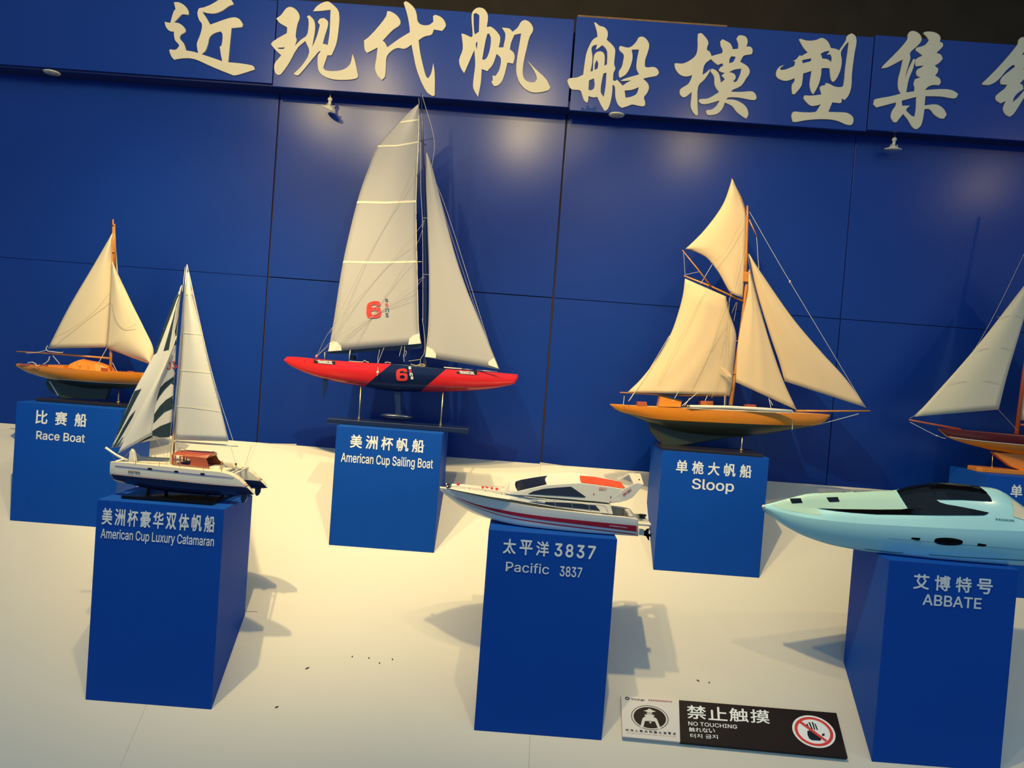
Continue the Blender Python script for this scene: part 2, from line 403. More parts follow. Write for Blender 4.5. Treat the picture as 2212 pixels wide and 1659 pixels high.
# ================================================================== PEDESTALS
def pedestal(x0, x1, Yf, Yb, top, label, loc=None):
    t = thing('pedestal', label, 'pedestal', ((x0+x1)/2, (Yf+Yb)/2, RZ+RS*(Yf+Yb)/2), 'blue display pedestals')
    g = G(); e = .0004
    zf, zb = RZ+RS*Yf+e, RZ+RS*Yb+e
    g.add([(x0, Yf, zf), (x1, Yf, zf), (x1, Yb, zb), (x0, Yb, zb), (x0, Yf, top), (x1, Yf, top), (x1, Yb, top), (x0, Yb, top)],
          [(0, 1, 5, 4), (1, 2, 6, 5), (2, 3, 7, 6), (3, 0, 4, 7), (4, 5, 6, 7), (3, 2, 1, 0)])
    g.obj('box', 'ped', t, bevel=.0015)
    return t
YFB, YBB, TB = -.380, -.130, ZO-.5745
YFF, YBF, TF = -.882, -.625, ZO-.8145
P_race = pedestal(-2.018, -1.618, YFB, YBB, TB, 'blue pedestal lettered 比赛船 Race Boat, left end of the back row')
P_amer = pedestal(-.794, -.392, YFB, YBB, TB, 'blue pedestal lettered American Cup Sailing Boat under the red hulled yacht')
P_sloop = pedestal(.442, .844, YFB, YBB, TB, 'blue pedestal lettered Sloop under the gaff sloop')
P_right = pedestal(1.662, 2.064, YFB, YBB, TB, 'blue pedestal cut by the right edge of the photo, behind the turquoise speedboat')
P_cat = pedestal(-1.416, -1.013, YFF, YBF, TF, 'blue pedestal lettered American Cup Luxury Catamaran, front left')
P_pac = pedestal(-.178, .226, YFF, YBF, TF, 'blue pedestal lettered Pacific 3837, middle of the front row')
P_abb = pedestal(1.077, 1.480, YFF, YBF, TF, 'blue pedestal lettered ABBATE, right of the front row')
fB = lambda x, y: at(x, y, YFB-.0009)
fF = lambda x, y: at(x, y, YFF-.0009)
BO = .022
text('lettering', '比赛船', *lvl(78, 885.3, 915, 188), fB, 'sticker', P_race, BO, cell=.235)
text('lettering', 'Race Boat', *lvl(79, 930.5, 948.8, 184), fB, 'sticker', P_race, .012)
text('lettering', '美洲杯豪华双体帆船', *lvl(221.5, 1096.4, 1133, 465), fF, 'sticker', P_cat, BO, cell=.092)
text('lettering', 'American Cup Luxury Catamaran', *lvl(218.5, 1141, 1161.6, 463), fF, 'sticker', P_cat, .012, desc=1)
text('lettering', '美洲杯帆船', *lvl(757.5, 938, 967, 917), fB, 'sticker', P_amer, BO, cell=.162)
text('lettering', 'American Cup Sailing Boat', *lvl(737.5, 977, 997, 936), fB, 'sticker', P_amer, .012, desc=1)
text('lettering', '单桅大帆船', *lvl(1461.5, 992.7, 1021, 1624.5), fB, 'sticker', P_sloop, BO, cell=.155)
text('lettering', 'Sloop', *lvl(1495.5, 1033, 1055.3, 1586.5), fB, 'sticker', P_sloop, .012, desc=1)
text('lettering', '太平洋', *lvl(1088, 1163, 1195.6, 1187), fF, 'sticker', P_pac, BO, cell=.28)
text('lettering', '3837', *lvl(1199, 1173, 1202, 1287.5), fF, 'sticker', P_pac, .02, cell=.19)
text('lettering', 'Pacific', *lvl(1093.5, 1212.5, 1234, 1187), fF, 'sticker', P_pac, .004)
text('lettering', '3837', *lvl(1210, 1222.5, 1244.8, 1258), fF, 'sticker', P_pac, .012)
text('lettering', '艾博特号', *lvl(1974.5, 1238.8, 1272, 2145.5), fF, 'sticker', P_abb, BO, cell=.2)
text('lettering', 'ABBATE', *lvl(1994, 1283, 1306.5, 2121), fF, 'sticker', P_abb, .012)
text('lettering', '单桅帆船', *lvl(2184, 1046, 1073.5, 2184+128), fB, 'sticker', P_right, BO, cell=.2)
# ================================================================== SIGN CHARACTERS (cut foam, standing proud of the fascia)
def letter(label, C, outline, holes=()):
    def cv(P): return [C(p.x, p.y) for p in smooth_outline(P)]
    loops = [cv(outline)]+[cv(h) for h in holes]
    Yf, Yb = -.1062, -.1006
    L = [[at(x, y, Yf) for x, y in lp] for lp in loops]
    tris = tessellate_polygon(L); flat = [p for lp in L for p in lp]; n = len(flat)
    vs = flat+[Vector((p.x, Yb, p.z)) for p in flat]
    fs = [tuple(t) for t in tris]+[tuple(i+n for i in reversed(t)) for t in tris]; k = 0
    for lp in L:
        q = len(lp); fs += [(k+i, k+(i+1) % q, k+(i+1) % q+n, k+i+n) for i in range(q)]; k += q
    o = make('sign_character', vs, fs, 'cream')
    meta(o, label, 'lettering', 'cream characters of the sign')
c1 = crop(340, 0, 5.027); c1b = crop(350, 0, 9.218); c2 = crop(760, 0, 5.027); c7 = crop(1450, 60, 8.295)
c2b = crop(1650, 60, 7.541); c3b = crop(1880, 60, 7.213); c4b = crop(2112, 60, 7.21)
letter('cream brush character 近, first of the sign on the left', c1b,
 [(235,45),(330,45),(430,95),(495,165),(530,250),(515,295),(400,285),(330,345),(235,450),(330,460),(420,520),(465,590),(450,645),(375,690),(350,740),(370,790),(430,860),(465,960),(480,1005),(600,1025),(720,1055),(700,960),(695,860),(740,740),(780,620),(795,480),(740,400),(705,280),(715,210),(740,165),(840,145),(1000,75),(1120,0),(1200,-60),(1330,-50),(1390,15),(1430,85),(1330,120),(1200,210),(1060,265),(930,265),(800,235),(880,350),(960,490),(1100,440),(1300,370),(1440,345),(1540,380),(1610,480),(1590,540),(1380,560),(1340,980),(1315,1240),(1500,1255),(1740,1290),(1820,1320),(1845,1385),(1640,1450),(1450,1500),(1370,1480),(1000,1330),(700,1195),(560,1160),(420,1160),(300,1175),(245,1190),(190,1130),(145,1010),(160,980),(270,990),(340,920),(330,880),(265,810),(240,720),(235,630),(150,615),(80,540),(50,430),(100,445),(165,455),(230,230),(270,180)],
 [[(1170,625),(1205,690),(1185,900),(1150,930),(1170,1080),(1200,1220),(1000,1150),(785,1080),(860,1010),(910,880),(945,740),(1040,660)]])
letter('cream brush character 现, second of the sign, crossing a panel joint', c1,
 [(1290,200),(1340,165),(1400,90),(1450,75),(1510,110),(1545,180),(1520,260),(1500,390),(1512,430),(1492,500),(1560,430),(1620,385),(1640,300),(1640,210),(1622,180),(1650,165),(1700,220),(1712,310),(1690,450),(1680,515),(1730,400),(1765,270),(1742,240),(1765,205),(1810,195),(1850,230),(1850,280),(1820,380),(1795,475),(1825,480),(1850,490),(1870,350),(1880,105),(1800,115),(1690,122),(1740,60),(1840,15),(1900,45),(1970,130),(1965,330),(1940,480),(1890,600),(1845,600),(1800,735),(1830,765),(1950,770),(2040,745),(2095,690),(2118,585),(2145,660),(2180,830),(2150,855),(2000,868),(1860,850),(1765,790),(1740,700),(1745,600),(1775,555),(1750,560),(1540,810),(1510,818),(1480,800),(1570,710),(1650,565),(1605,445),(1520,520),(1430,680),(1340,805),(1310,815),(1280,790),(1270,700),(1345,600),(1285,545),(1233,480),(1260,445),(1405,360),(1410,300),(1390,285),(1330,250)],
 [[(1305,518),(1385,514),(1370,530),(1315,529)]])
letter('cream brush character 代, third of the sign from the left', c2,
 [(385,120),(420,125),(480,160),(525,220),(520,270),(450,320),(390,380),(335,440),(360,465),(385,515),(500,430),(630,350),(625,280),(600,150),(562,30),(585,12),(620,30),(680,90),(705,160),(715,230),(760,270),(840,270),(885,235),(882,175),(905,160),(960,180),(1005,225),(1020,280),(980,335),(890,320),(865,375),(790,395),(725,435),(740,560),(780,740),(810,835),(830,850),(860,800),(885,685),(900,800),(900,1035),(880,1045),(820,1005),(760,900),(700,740),(665,570),(648,485),(570,530),(500,520),(440,545),(380,610),(370,700),(360,830),(325,868),(280,820),(252,740),(265,640),(280,515),(165,575),(140,540),(132,440),(180,405),(270,310),(370,180)])
letter('cream brush character 帆, fourth of the sign, above the tallest mast', c2,
 [(1190,365),(1220,370),(1295,405),(1312,385),(1300,200),(1310,130),(1350,90),(1390,82),(1440,100),(1478,170),(1465,295),(1510,290),(1580,350),(1612,410),(1595,515),(1645,515),(1668,370),(1630,300),(1710,310),(1745,345),(1800,300),(1840,235),(1885,218),(1940,250),(1970,320),(1930,400),(1900,520),(1870,650),(1855,770),(1870,850),(1920,890),(1985,895),(2010,850),(1980,770),(1905,655),(2000,755),(2110,860),(2155,950),(2130,980),(2040,1002),(1950,1000),(1870,955),(1810,870),(1785,760),(1800,600),(1825,450),(1838,362),(1765,378),(1730,460),(1715,535),(1755,570),(1768,620),(1750,690),(1690,680),(1640,860),(1590,925),(1545,935),(1515,890),(1530,870),(1527,820),(1560,825),(1600,760),(1618,635),(1572,585),(1530,700),(1470,772),(1410,750),(1400,900),(1370,1050),(1320,960),(1320,870),(1340,700),(1330,540),(1220,795),(1180,730),(1165,650),(1205,530)],
 [[(1322,150),(1350,142),(1385,165),(1380,345),(1335,375),(1325,300)], [(1345,475),(1365,450),(1358,540)], [(1470,370),(1490,362),(1510,410),(1500,530),(1470,620),(1440,648),(1415,645),(1450,450)]])
letter('cream brush character 船, fifth of the sign, beside chipped paint', k6,
 [(480,140),(500,140),(570,195),(640,215),(695,280),(700,360),(680,420),(770,500),(820,580),(815,690),(805,820),(825,890),(795,955),(785,1080),(820,1095),(850,1070),(945,1170),(1010,1120),(1088,1084),(910,1094),(960,1060),(1215,985),(1175,910),(1170,800),(1195,650),(1210,580),(1090,582),(1105,700),(1075,840),(1000,980),(905,1040),(885,1020),(885,930),(925,870),(955,750),(960,660),(900,600),(882,550),(905,520),(1050,548),(1160,460),(1200,390),(1255,370),(1320,400),(1375,500),(1350,630),(1310,750),(1305,860),(1350,872),(1450,865),(1510,900),(1535,960),(1500,1005),(1380,1030),(1275,1055),(1350,1130),(1372,1200),(1340,1290),(1290,1360),(1310,1440),(1305,1495),(1250,1505),(1100,1475),(1030,1500),(930,1530),(870,1480),(825,1350),(820,1200),(800,1160),(778,1160),(770,1300),(735,1470),(690,1560),(650,1580),(600,1500),(530,1350),(470,1360),(388,1340),(375,1430),(355,1445),(310,1400),(265,1260),(230,1240),(110,1225),(60,1150),(42,1080),(75,1050),(200,1035),(300,990),(340,700),(370,590),(450,430),(535,370),(520,270)],
 [[(435,560),(470,515),(528,500),(505,585),(560,550),(610,508),(660,550),(692,620),(688,820),(645,845),(650,680),(620,625),(570,610),(510,630),(475,690),(458,930),(418,940),(445,800),(450,680)],
  [(520,750),(545,800),(535,890),(485,915),(490,820)], [(395,1085),(475,1048),(488,1150),(465,1225),(412,1248),(385,1230)], [(630,970),(680,955),(665,1180),(635,1355),(585,1270),(605,1080)], [(975,1248),(1100,1235),(1208,1190),(1170,1300),(1080,1350),(990,1365)]])
letter('cream brush character 模, sixth of the sign from the left', c7,
 [(480,110),(530,95),(580,130),(650,220),(665,280),(640,360),(645,400),(690,430),(725,510),(760,495),(910,455),(925,400),(890,320),(880,240),(920,205),(1050,275),(1090,340),(1100,385),(1200,375),(1205,290),(1170,190),(1210,140),(1280,138),(1345,170),(1370,250),(1345,340),(1400,335),(1450,370),(1455,440),(1430,475),(1300,500),(1235,610),(1340,670),(1400,740),(1400,820),(1340,910),(1270,1020),(1180,1080),(1110,1105),(1070,1145),(1250,1150),(1450,1140),(1510,1190),(1530,1260),(1500,1295),(1420,1290),(1200,1250),(1020,1250),(985,1285),(1130,1290),(1280,1360),(1360,1450),(1380,1560),(1345,1625),(1280,1590),(1180,1510),(1090,1400),(960,1340),(920,1440),(840,1530),(720,1565),(650,1560),(620,1500),(640,1475),(720,1465),(800,1410),(870,1300),(640,1365),(540,1360),(490,1310),(510,1280),(660,1265),(860,1150),(800,1070),(775,990),(770,870),(705,775),(715,738),(760,740),(820,780),(860,840),(890,985),(965,920),(903,850),(965,812),(880,785),(850,755),(880,710),(940,675),(915,635),(840,665),(800,640),(715,560),(630,620),(585,690),(560,845),(640,790),(690,735),(690,780),(600,920),(485,1045),(470,1350),(480,1550),(450,1575),(390,1510),(350,1400),(360,1260),(370,1150),(260,1235),(210,1245),(160,1190),(160,1110),(220,1060),(300,1010),(350,930),(378,845),(290,870),(200,860),(120,800),(70,710),(62,640),(90,635),(210,640),(340,580),(440,490),(475,350),(475,200)],
 [[(1080,508),(1158,520),(1110,610),(1040,635),(1045,560)], [(1035,795),(1130,750),(1258,732),(1240,820),(1180,950),(1145,972),(1105,960),(1150,910),(1148,850),(1100,810)]])
letter('cream brush character 型, seventh of the sign from the left', c2b,
 [(575,185),(600,180),(680,205),(780,210),(860,195),(950,165),(1040,220),(1095,330),(1180,345),(1225,370),(1340,200),(1360,130),(1430,90),(1490,130),(1510,230),(1480,400),(1435,750),(1425,960),(1380,1100),(1320,1175),(1265,1150),(1270,1200),(1245,1228),(1115,1215),(1050,1370),(1200,1375),(1350,1385),(1440,1440),(1462,1510),(1440,1570),(1400,1585),(1330,1570),(1200,1515),(1050,1490),(850,1490),(650,1510),(520,1535),(475,1530),(455,1450),(465,1385),(500,1365),(620,1375),(840,1370),(890,1310),(930,1245),(830,1270),(760,1265),(680,1190),(645,1140),(665,1100),(780,1105),(945,1085),(915,980),(930,950),(1000,935),(1010,900),(1060,910),(1150,955),(1260,965),(1300,930),(1330,650),(1385,250),(1375,230),(1330,280),(1255,400),(1270,520),(1255,660),(1200,800),(1150,870),(1125,880),(1095,830),(1075,660),(1000,655),(940,660),(930,780),(890,930),(810,1080),(780,1050),(750,930),(765,800),(780,700),(640,745),(630,850),(610,950),(500,1085),(465,1075),(460,930),(500,870),(505,820),(380,862),(290,850),(215,800),(203,720),(250,640),(330,605),(265,660),(270,685),(350,680),(500,620),(515,545),(470,545),(530,510),(585,445),(610,460),(720,400),(650,320)],
 [[(625,525),(775,495),(770,545),(630,578)], [(925,425),(1000,385),(1075,375),(1030,440),(1085,430),(1110,480),(1100,560),(1040,515),(950,500),(940,460)]])
letter('cream brush character 集, eighth and last whole one of the sign', c3b,
 [(620,60),(680,50),(760,90),(800,160),(780,230),(690,320),(620,390),(625,470),(590,600),(560,700),(545,795),(590,660),(670,490),(700,485),(665,640),(600,800),(560,1005),(690,990),(695,930),(680,870),(700,800),(790,768),(740,750),(720,700),(735,650),(790,620),(835,585),(720,600),(700,550),(712,490),(820,430),(710,350),(720,310),(850,270),(920,190),(880,130),(825,80),(870,60),(980,65),(1060,100),(1095,160),(1080,215),(1130,240),(1130,290),(1030,390),(1100,420),(1130,480),(1080,540),(1005,590),(1060,640),(1050,690),(1010,745),(1080,790),(1100,850),(1070,895),(980,890),(900,920),(850,970),(1100,955),(1270,970),(1370,1030),(1340,1090),(1290,1100),(1100,1070),(860,1065),(845,1210),(1030,1195),(1140,1260),(1190,1350),(1150,1415),(1090,1410),(1000,1350),(930,1270),(845,1265),(800,1500),(740,1570),(700,1575),(650,1530),(590,1430),(515,1340),(440,1430),(410,1470),(370,1470),(325,1390),(345,1290),(400,1210),(405,1160),(100,1240),(50,1190),(65,1120),(100,1105),(300,1070),(480,1025),(440,940),(440,800),(480,640),(510,490),(270,615),(180,632),(200,590),(420,370),(580,180),(590,100)],
 [[(490,1135),(720,1075),(715,1250),(695,1385),(640,1370),(555,1285),(575,1250),(620,1212),(495,1215)]])
letter('cream brush character cut by the right edge of the photo', c4b,
 [(640,190),(680,150),(730,150),(775,200),(760,300),(690,425),(800,400),(830,450),(790,560),(705,640),(790,645),(765,740),(655,870),(700,890),(712,955),(620,1020),(570,1080),(545,1160),(640,1080),(720,985),(800,900),(820,960),(720,1090),(640,1220),(560,1340),(500,1385),(440,1350),(400,1260),(440,1140),(360,1175),(290,1120),(285,1060),(350,1000),(430,940),(465,885),(370,880),(358,830),(390,760),(590,600),(570,575),(530,590),(440,670),(340,790),(250,860),(170,890),(80,885),(75,860),(200,740),(400,530),(630,250)])

# ================================================================== FITTINGS UNDER THE FASCIA
def fixture(label, c, tilt, hang, group='small lamp fittings under the signboard'):
    t = thing('lamp_fitting', label, 'lamp', c, group)
    c = Vector(c)
    if hang:
        G().tube([c, c+Vector((0, 0, -.018))], .0022).obj('stem', 'steel', t)
        G().ell(c+Vector((0, 0, -.024)), .0098, .0098, .0095).obj('ball_joint', 'fixture', t, smooth=True)
        g = G(); g.tube([c+Vector((0, 0, -.030)), c+Vector((-.002, 0, -.052))], [.0058, .0072], 10); g.obj('neck', 'fixture', t, smooth=True)
        g = G(); g.lathe((0, 0, 0), [(.008, .012), (.020, .004), (.0335, 0), (.034, -.003), (.012, -.004)], 24)
        R = Matrix.Rotation(tilt, 3, 'Y') @ Matrix.Rotation(.16, 3, 'X'); cc = c+Vector((-.002, 0, -.062))
        g.v = [R @ v+cc for v in g.v]; g.obj('shade', 'fixture', t, smooth=True)
        for s in (-1, 1):
            a = R @ Vector((s*.016, -.004, .002))+cc; G().tube([a, a+R @ Vector((s*-.004, 0, .014))], .0028).obj('clip', 'greyplastic', t)
    else:
        g = G(); g.lathe((0, 0, 0), [(.014, -.006), (.030, -.0055), (.0335, -.002), (.032, 0), (.01, .0)], 24)
        g.v = [Matrix.Rotation(tilt, 3, 'Y') @ v+c for v in g.v]; g.obj('rim', 'fixture', t, smooth=True)
        g = G(); g.lathe((0, 0, 0), [(.0, -.010), (.016, -.0085), (.020, -.005), (.0, -.004)], 20)
        g.v = [Matrix.Rotation(tilt, 3, 'Y') @ v+c for v in g.v]; g.obj('lens', 'greyplastic', t, smooth=True)
def under(px, py, Y, z):
    p = at(px, py, Y); return (p.x, Y, z)
fixture('flat cream downlight rim at the far left under the signboard', under(113, 150, -.075, ZO+.774), 0, 0)
fixture('loose cream lamp fitting hanging tilted above the white mainsail', under(714, 200, -.055, ZO+.773), .42, 1)
fixture('flat cream downlight rim under the 船 character', under(1332, 243, -.083, ZO+.7625), 0, 0)
fixture('cream lamp fitting hanging level near the upper right corner', under(1933, 290, -.055, ZO+.774), 0, 1)

# ================================================================== NO TOUCHING BOARD
TH = .014
def plane_lift(px, py, e=0): return ramp(px, py, (TH+e)*math.sqrt(1+RS*RS))
nt_ = Vector((0, -RS, 1)).normalized()
A0, A1, A2, A3 = [plane_lift(*p) for p in ((1341.5, 1502), (1807, 1540), (1831.5, 1637), (1344.5, 1591))]
xm = (1467-1341.5)/(1807-1341.5); xn = (1470-1344.5)/(1831.5-1344.5)
B0, B1 = A0.lerp(A1, xm), A3.lerp(A2, xn)
nb = thing('no_touching_board', 'black and white 禁止触摸 NO TOUCHING board lying on the white slope', 'sign', (A3+A2)*.5-nt_*TH)
G().prism([A0, B0, B1, A3], -nt_*(TH-.0006)).obj('white_end', 'signwhite', nb, bevel=.0008)
G().prism([B0, A1, A2, B1], -nt_*(TH-.0006)).obj('black_panel', 'brown_black', nb, bevel=.0008)
ks = crop(1320, 1480, 4.174)
fS = lambda x, y: plane_lift(x, y, .0007)
def kk(a, b, c): return ks(*a), ks(*b), ks(*c)
text('lettering', '禁止触摸', *kk((680, 178), (1425, 228), (688, 300)), fS, 'sticker', nb, .012, cell=.232)
text('lettering', 'NO TOUCHING', *kk((695, 326), (1134, 358), (698, 362)), fS, 'sticker', nb, .008)
text('lettering', '触れない', *kk((700, 378), (935, 392), (703, 418)), fS, 'sticker', nb, .012, cell=.232)
text('lettering', '터치 금지', *kk((712, 436), (960, 448), (716, 474)), fS, 'sticker', nb, .008)
text('lettering', '中华人民共和国水准零点', *kk((130, 392), (583, 428), (132, 414)), fS, 'brown_black', nb, .012, cell=.062)
text('lettering', 'THE SITE OF CHINA SEA LEVEL DATUM', *kk((136, 424), (583, 460), (136, 432)), fS, 'pink', nb, 0)
text('lettering', 'Yinhai', *kk((178, 117), (300, 126), (179, 134)), fS, 'brown_black', nb, .01)
text('lettering', '青岛银海国际游艇俱乐部', *kk((336, 126), (550, 142), (337, 140)), fS, 'pink', nb, .012)
def disc(nm, c, r_px, mt, e, r_in=0, sq=.76, seg=48, lab=None, parent=nb):
    cc = plane_lift(*ks(*c), e); ex = plane_lift(*ks(c[0]+r_px, c[1]+r_px*.07), e); R_ = (ex-cc).length
    tv = Vector((0, 1, RS)).normalized(); vs = []; fs = []
    a = [Vector(cc)+Vector((1, 0, 0))*R_*math.cos(2*math.pi*i/seg)+tv*R_*sq*math.sin(2*math.pi*i/seg) for i in range(seg)]
    if r_in:
        b = [Vector(cc)+(p-cc)*r_in for p in a]; make(nm, a+b, [(i, (i+1) % seg, (i+1) % seg+seg, i+seg) for i in range(seg)], mt, parent, label=lab)
    else: make(nm, a, [tuple(range(seg))], mt, parent, label=lab)
    return cc, R_
disc('emblem_ring', (349, 292), 168, 'brown_black', .0006, .965, sq=.66)
disc('emblem_disc', (349, 292), 146, 'brown_black', .0006, sq=.66)
def flat(nm, pts, mt, e=.0009): return make(nm, [plane_lift(*ks(*p), e) for p in pts], [tuple(range(len(pts)))], mt, nb)
flat('emblem_mark', [(262,384),(283,300),(300,286),(395,292),(413,305),(450,398),(427,398),(396,328),(305,322),(290,384)], 'signwhite')
flat('emblem_mark', [(302,264),(390,270),(388,284),(375,292),(318,288),(304,278)], 'signwhite')
flat('emblem_mark', [(318,252),(374,256),(368,266),(326,264)], 'signwhite')
flat('emblem_mark', [(290,230),(320,226),(345,210),(372,226),(405,238),(375,243),(364,250),(328,248),(318,238)], 'signwhite')
flat('emblem_mark', [(341,330),(366,332),(355,348)], 'signwhite')
disc('logo_ring', (146, 119), 20, 'brown_black', .0006, .5)
disc('prohibition_disc', (1828, 417), 192, 'sticker', .0006)
disc('red_ring', (1828, 417), 172, 'redflat', .0010, .84)
hnd = [[(1760,410),(1822,440),(1870,452),(1925,438),(1926,455),(1895,478),(1895,500),(1870,500),(1815,498),(1790,482),(1775,450)],
       [(1775,345),(1786,342),(1812,386),(1803,390)], [(1782,336),(1796,334),(1830,392),(1818,396)], [(1812,332),(1826,334),(1848,398),(1836,400)], [(1836,346),(1848,350),(1866,402),(1856,404)]]
flat('hand_mark', [(1768,415),(1782,408),(1812,412),(1838,430),(1895,480),(1893,498),(1878,501),(1812,497),(1785,480),(1772,448)], 'black')
for q in ([(1760,352),(1770,346),(1790,388),(1780,390)], [(1778,336),(1792,334),(1820,400),(1808,400)], [(1808,332),(1822,334),(1842,402),(1830,402)], [(1832,346),(1845,349),(1866,404),(1855,405)], [(1898,448),(1912,434),(1928,440),(1925,454),(1908,460)]):
    flat('hand_mark', q, 'black')
flat('red_slash', [(1690,333),(1712,322),(1950,498),(1935,512)], 'redflat', .0012)
# ================================================================== MODEL BOATS
def rope(name, pts, Y, parent, r=.0007, m='cord', label=None):
    """pts: (px, py) at depth Y, or (px, py, Y)"""
    if len(pts) > 2 and all(len(p) == 2 for p in pts):
        q = resample(pts, 5*len(pts)); pts = [(v.x, v.y) for v in q]
    return G().tube([at(p[0], p[1], p[2] if len(p) > 2 else Y) for p in pts], r, 5).obj(name, m, parent, label=label)
def spar(name, pts, Y, r, parent, m='spar', label=None, n=10):
    return G().tube([at(p[0], p[1], p[2] if len(p) > 2 else Y) for p in pts], r, n).obj(name, m, parent, label=label, smooth=True)
def hull(C, c, x0, x1, sheer, wl, low, beam, parent, m_top, m_low, m_deck, n=34, power=2.2, R1=5, R2=6, names=('hull', 'bottom', 'deck'), deck_drop=.002, dy=0):
    fs_, fw_, fl = curve(sheer), curve(wl), curve(low); T = G(); B = G(); D = G(); ringsT = []; ringsB = []; dk = []
    for i in range(n+1):
        t = i/n; x = x0+(x1-x0)*t; b = beam(t)
        S = at(*C(x, fs_(x)), c-b); K = at(*C(x, max(fl(x), fs_(x)+1)), c)
        Wz = at(*C(x, min(max(fw_(x), fs_(x)), fl(x))), c-b*.92).z
        hgt = S.z-K.z; vw = min(1, max(0, (S.z-Wz)/max(1e-6, hgt)))
        def pt(v, s): return Vector((S.x+(K.x-S.x)*v, c+dy+s*b*max(0, 1-v**power)**.5, S.z-hgt*v))
        top = [pt(vw*j/R1, -1) for j in range(R1+1)]; bot = [pt(vw+(1-vw)*j/R2, -1) for j in range(R2+1)]
        mir = lambda L: [Vector((p.x, 2*(c+dy)-p.y, p.z)) for p in L]
        ringsT.append((top, mir(top))); ringsB.append(bot+list(reversed(mir(bot)))[1:])
        dk.append((Vector((S.x, c+dy-b*.97, S.z-deck_drop)), Vector((S.x, c+dy, S.z-deck_drop+.0015)), Vector((S.x, c+dy+b*.97, S.z-deck_drop))))
    for side in (0, 1):
        vs = [p for r in ringsT for p in r[side]]; k = R1+1
        T.add(vs, [(i*k+j, (i+1)*k+j, (i+1)*k+j+1, i*k+j+1) if side == 0 else (i*k+j, i*k+j+1, (i+1)*k+j+1, (i+1)*k+j) for i in range(n) for j in range(R1)])
    for e in (0, n):                          # close the ends
        a, b_ = ringsT[e]; m_ = len(a); T.add(a+b_, [(j, j+1, j+1+m_, j+m_) for j in range(m_-1)])
    k = len(ringsB[0]); B.add([p for r in ringsB for p in r], [(i*k+j, (i+1)*k+j, (i+1)*k+j+1, i*k+j+1) for i in range(n) for j in range(k-1)]+[tuple(range(k)), tuple(range(n*k, n*k+k))])
    D.add([p for r in dk for p in r], [(i*3+j, i*3+j+1, (i+1)*3+j+1, (i+1)*3+j) for i in range(n) for j in range(2)])
    oT = T.obj(names[0], m_top, parent, smooth=True); oB = B.obj(names[1], m_low, parent, smooth=True); D.obj(names[2], m_deck, parent, smooth=True)
    return T, B, D, oT
def boxloft(C, c, st, m, parent, name, camber=.0, smooth=False, bevel=.0015):
    g = G(); rings = []
    for (xb, yb, xt, yt, hb, ht, *cm_) in st:
        b = at(*C(xb, yb), c-hb); t = at(*C(xt, yt), c-ht)
        rings.append([b, t, Vector((t.x, c, t.z+(cm_[0] if cm_ else camber))), Vector((t.x, 2*c-t.y, t.z)), Vector((b.x, 2*c-b.y, b.z))])
    n = len(rings); g.add([p for r in rings for p in r], [(i*5+j, (i+1)*5+j, (i+1)*5+(j+1) % 5, i*5+(j+1) % 5) for i in range(n-1) for j in range(5)]+[(0, 1, 2, 3, 4), tuple((n-1)*5+j for j in (4, 3, 2, 1, 0))])
    g.obj(name, m, parent, smooth=smooth, bevel=0 if smooth else bevel); return g
def plate(name, C, pts, c, th, m, parent, label=None, bevel=.0006):
    """flat piece drawn in the plane y = c, th thick, centred on it"""
    P = [at(*C(*p), c-th/2) for p in pts]
    return G().prism(P, (0, th, 0)).obj(name, m, parent, label=label, bevel=bevel)
def stand_post(C, x0, y0, x1, y1, c, parent, zb, r=.0026):
    a = at(*C(x0, y0), c); b = at(*C(x1, y1), c); b.z = zb
    h = a.z-b.z
    G().tube([b, b+Vector((0, 0, .004)), b+Vector((0, 0, .008)), b+(a-b)*.12, b+(a-b)*.2, a], [r*2.3, r*2.2, r*1.5, r*1.3, r, r*.9], 12).obj('stand_post', 'brass', parent, smooth=True)
def bump(bmax, a=.05, pk=.5, p=2.2):
    def f(t):
        s = (t/pk if t < pk else (1-t)/(1-pk)); return bmax*(a+(1-a)*max(0, 1-(1-s)**p))
    return f
CB = -.255

# ---- 1. race boat -------------------------------------------------------
C = crop(0, 460, 3.77); Cr = crop(80, 720, 8.508)
b1 = thing('model_sailboat', 'small orange hulled model yacht with cream sails, far left on the Race Boat pedestal', 'model boat', (-1.80, CB, TB))
zb = TB+.0125
g = G().box(at(*C(292, 1500), CB-.05).x, at(*C(1046, 1560), CB-.05).x, CB-.052, CB+.052, TB+.0004, zb); g.obj('stand_board', 'baseboard', b1, bevel=.002)
T, B, D, _ = hull(C, CB, 135, 1415, [(135,1226),(380,1250),(640,1275),(900,1292),(1165,1303),(1415,1302)],
     [(135,1250),(160,1270),(240,1300),(400,1345),(560,1360),(800,1379),(1000,1388),(1110,1389),(1300,1360),(1415,1320)],
     [(135,1251),(240,1302),(400,1352),(560,1400),(750,1432),(900,1430),(1110,1420),(1300,1372),(1415,1325)], bump(.070, .12, .5), b1, 'orange', 'keelpaint', 'orange')
wl_a = curve([(170,1272),(240,1300),(400,1345),(560,1360),(800,1379),(1000,1388),(1110,1389),(1300,1362),(1400,1326)])
decal('waterline_stripe', band([C(x, wl_a(x)-2) for x in range(170, 1400, 40)], [C(x, wl_a(x)+2) for x in range(170, 1400, 40)]), [T.bvh(), B.bvh()], 'ivory', b1, grid=12)
plate('keel', C, [(398,1352),(440,1425),(490,1508),(860,1518),(893,1425),(760,1400),(560,1385)], CB, .020, 'keelpaint', b1, bevel=.004)
plate('rudder', C, [(372,1385),(385,1352),(402,1350),(425,1400),(455,1460),(478,1492),(440,1480),(395,1440)], CB, .006, 'keelpaint', b1)
plate('rudder_edge', C, [(398,1372),(404,1366),(482,1487),(468,1490)], CB-.004, .003, 'steel', b1)
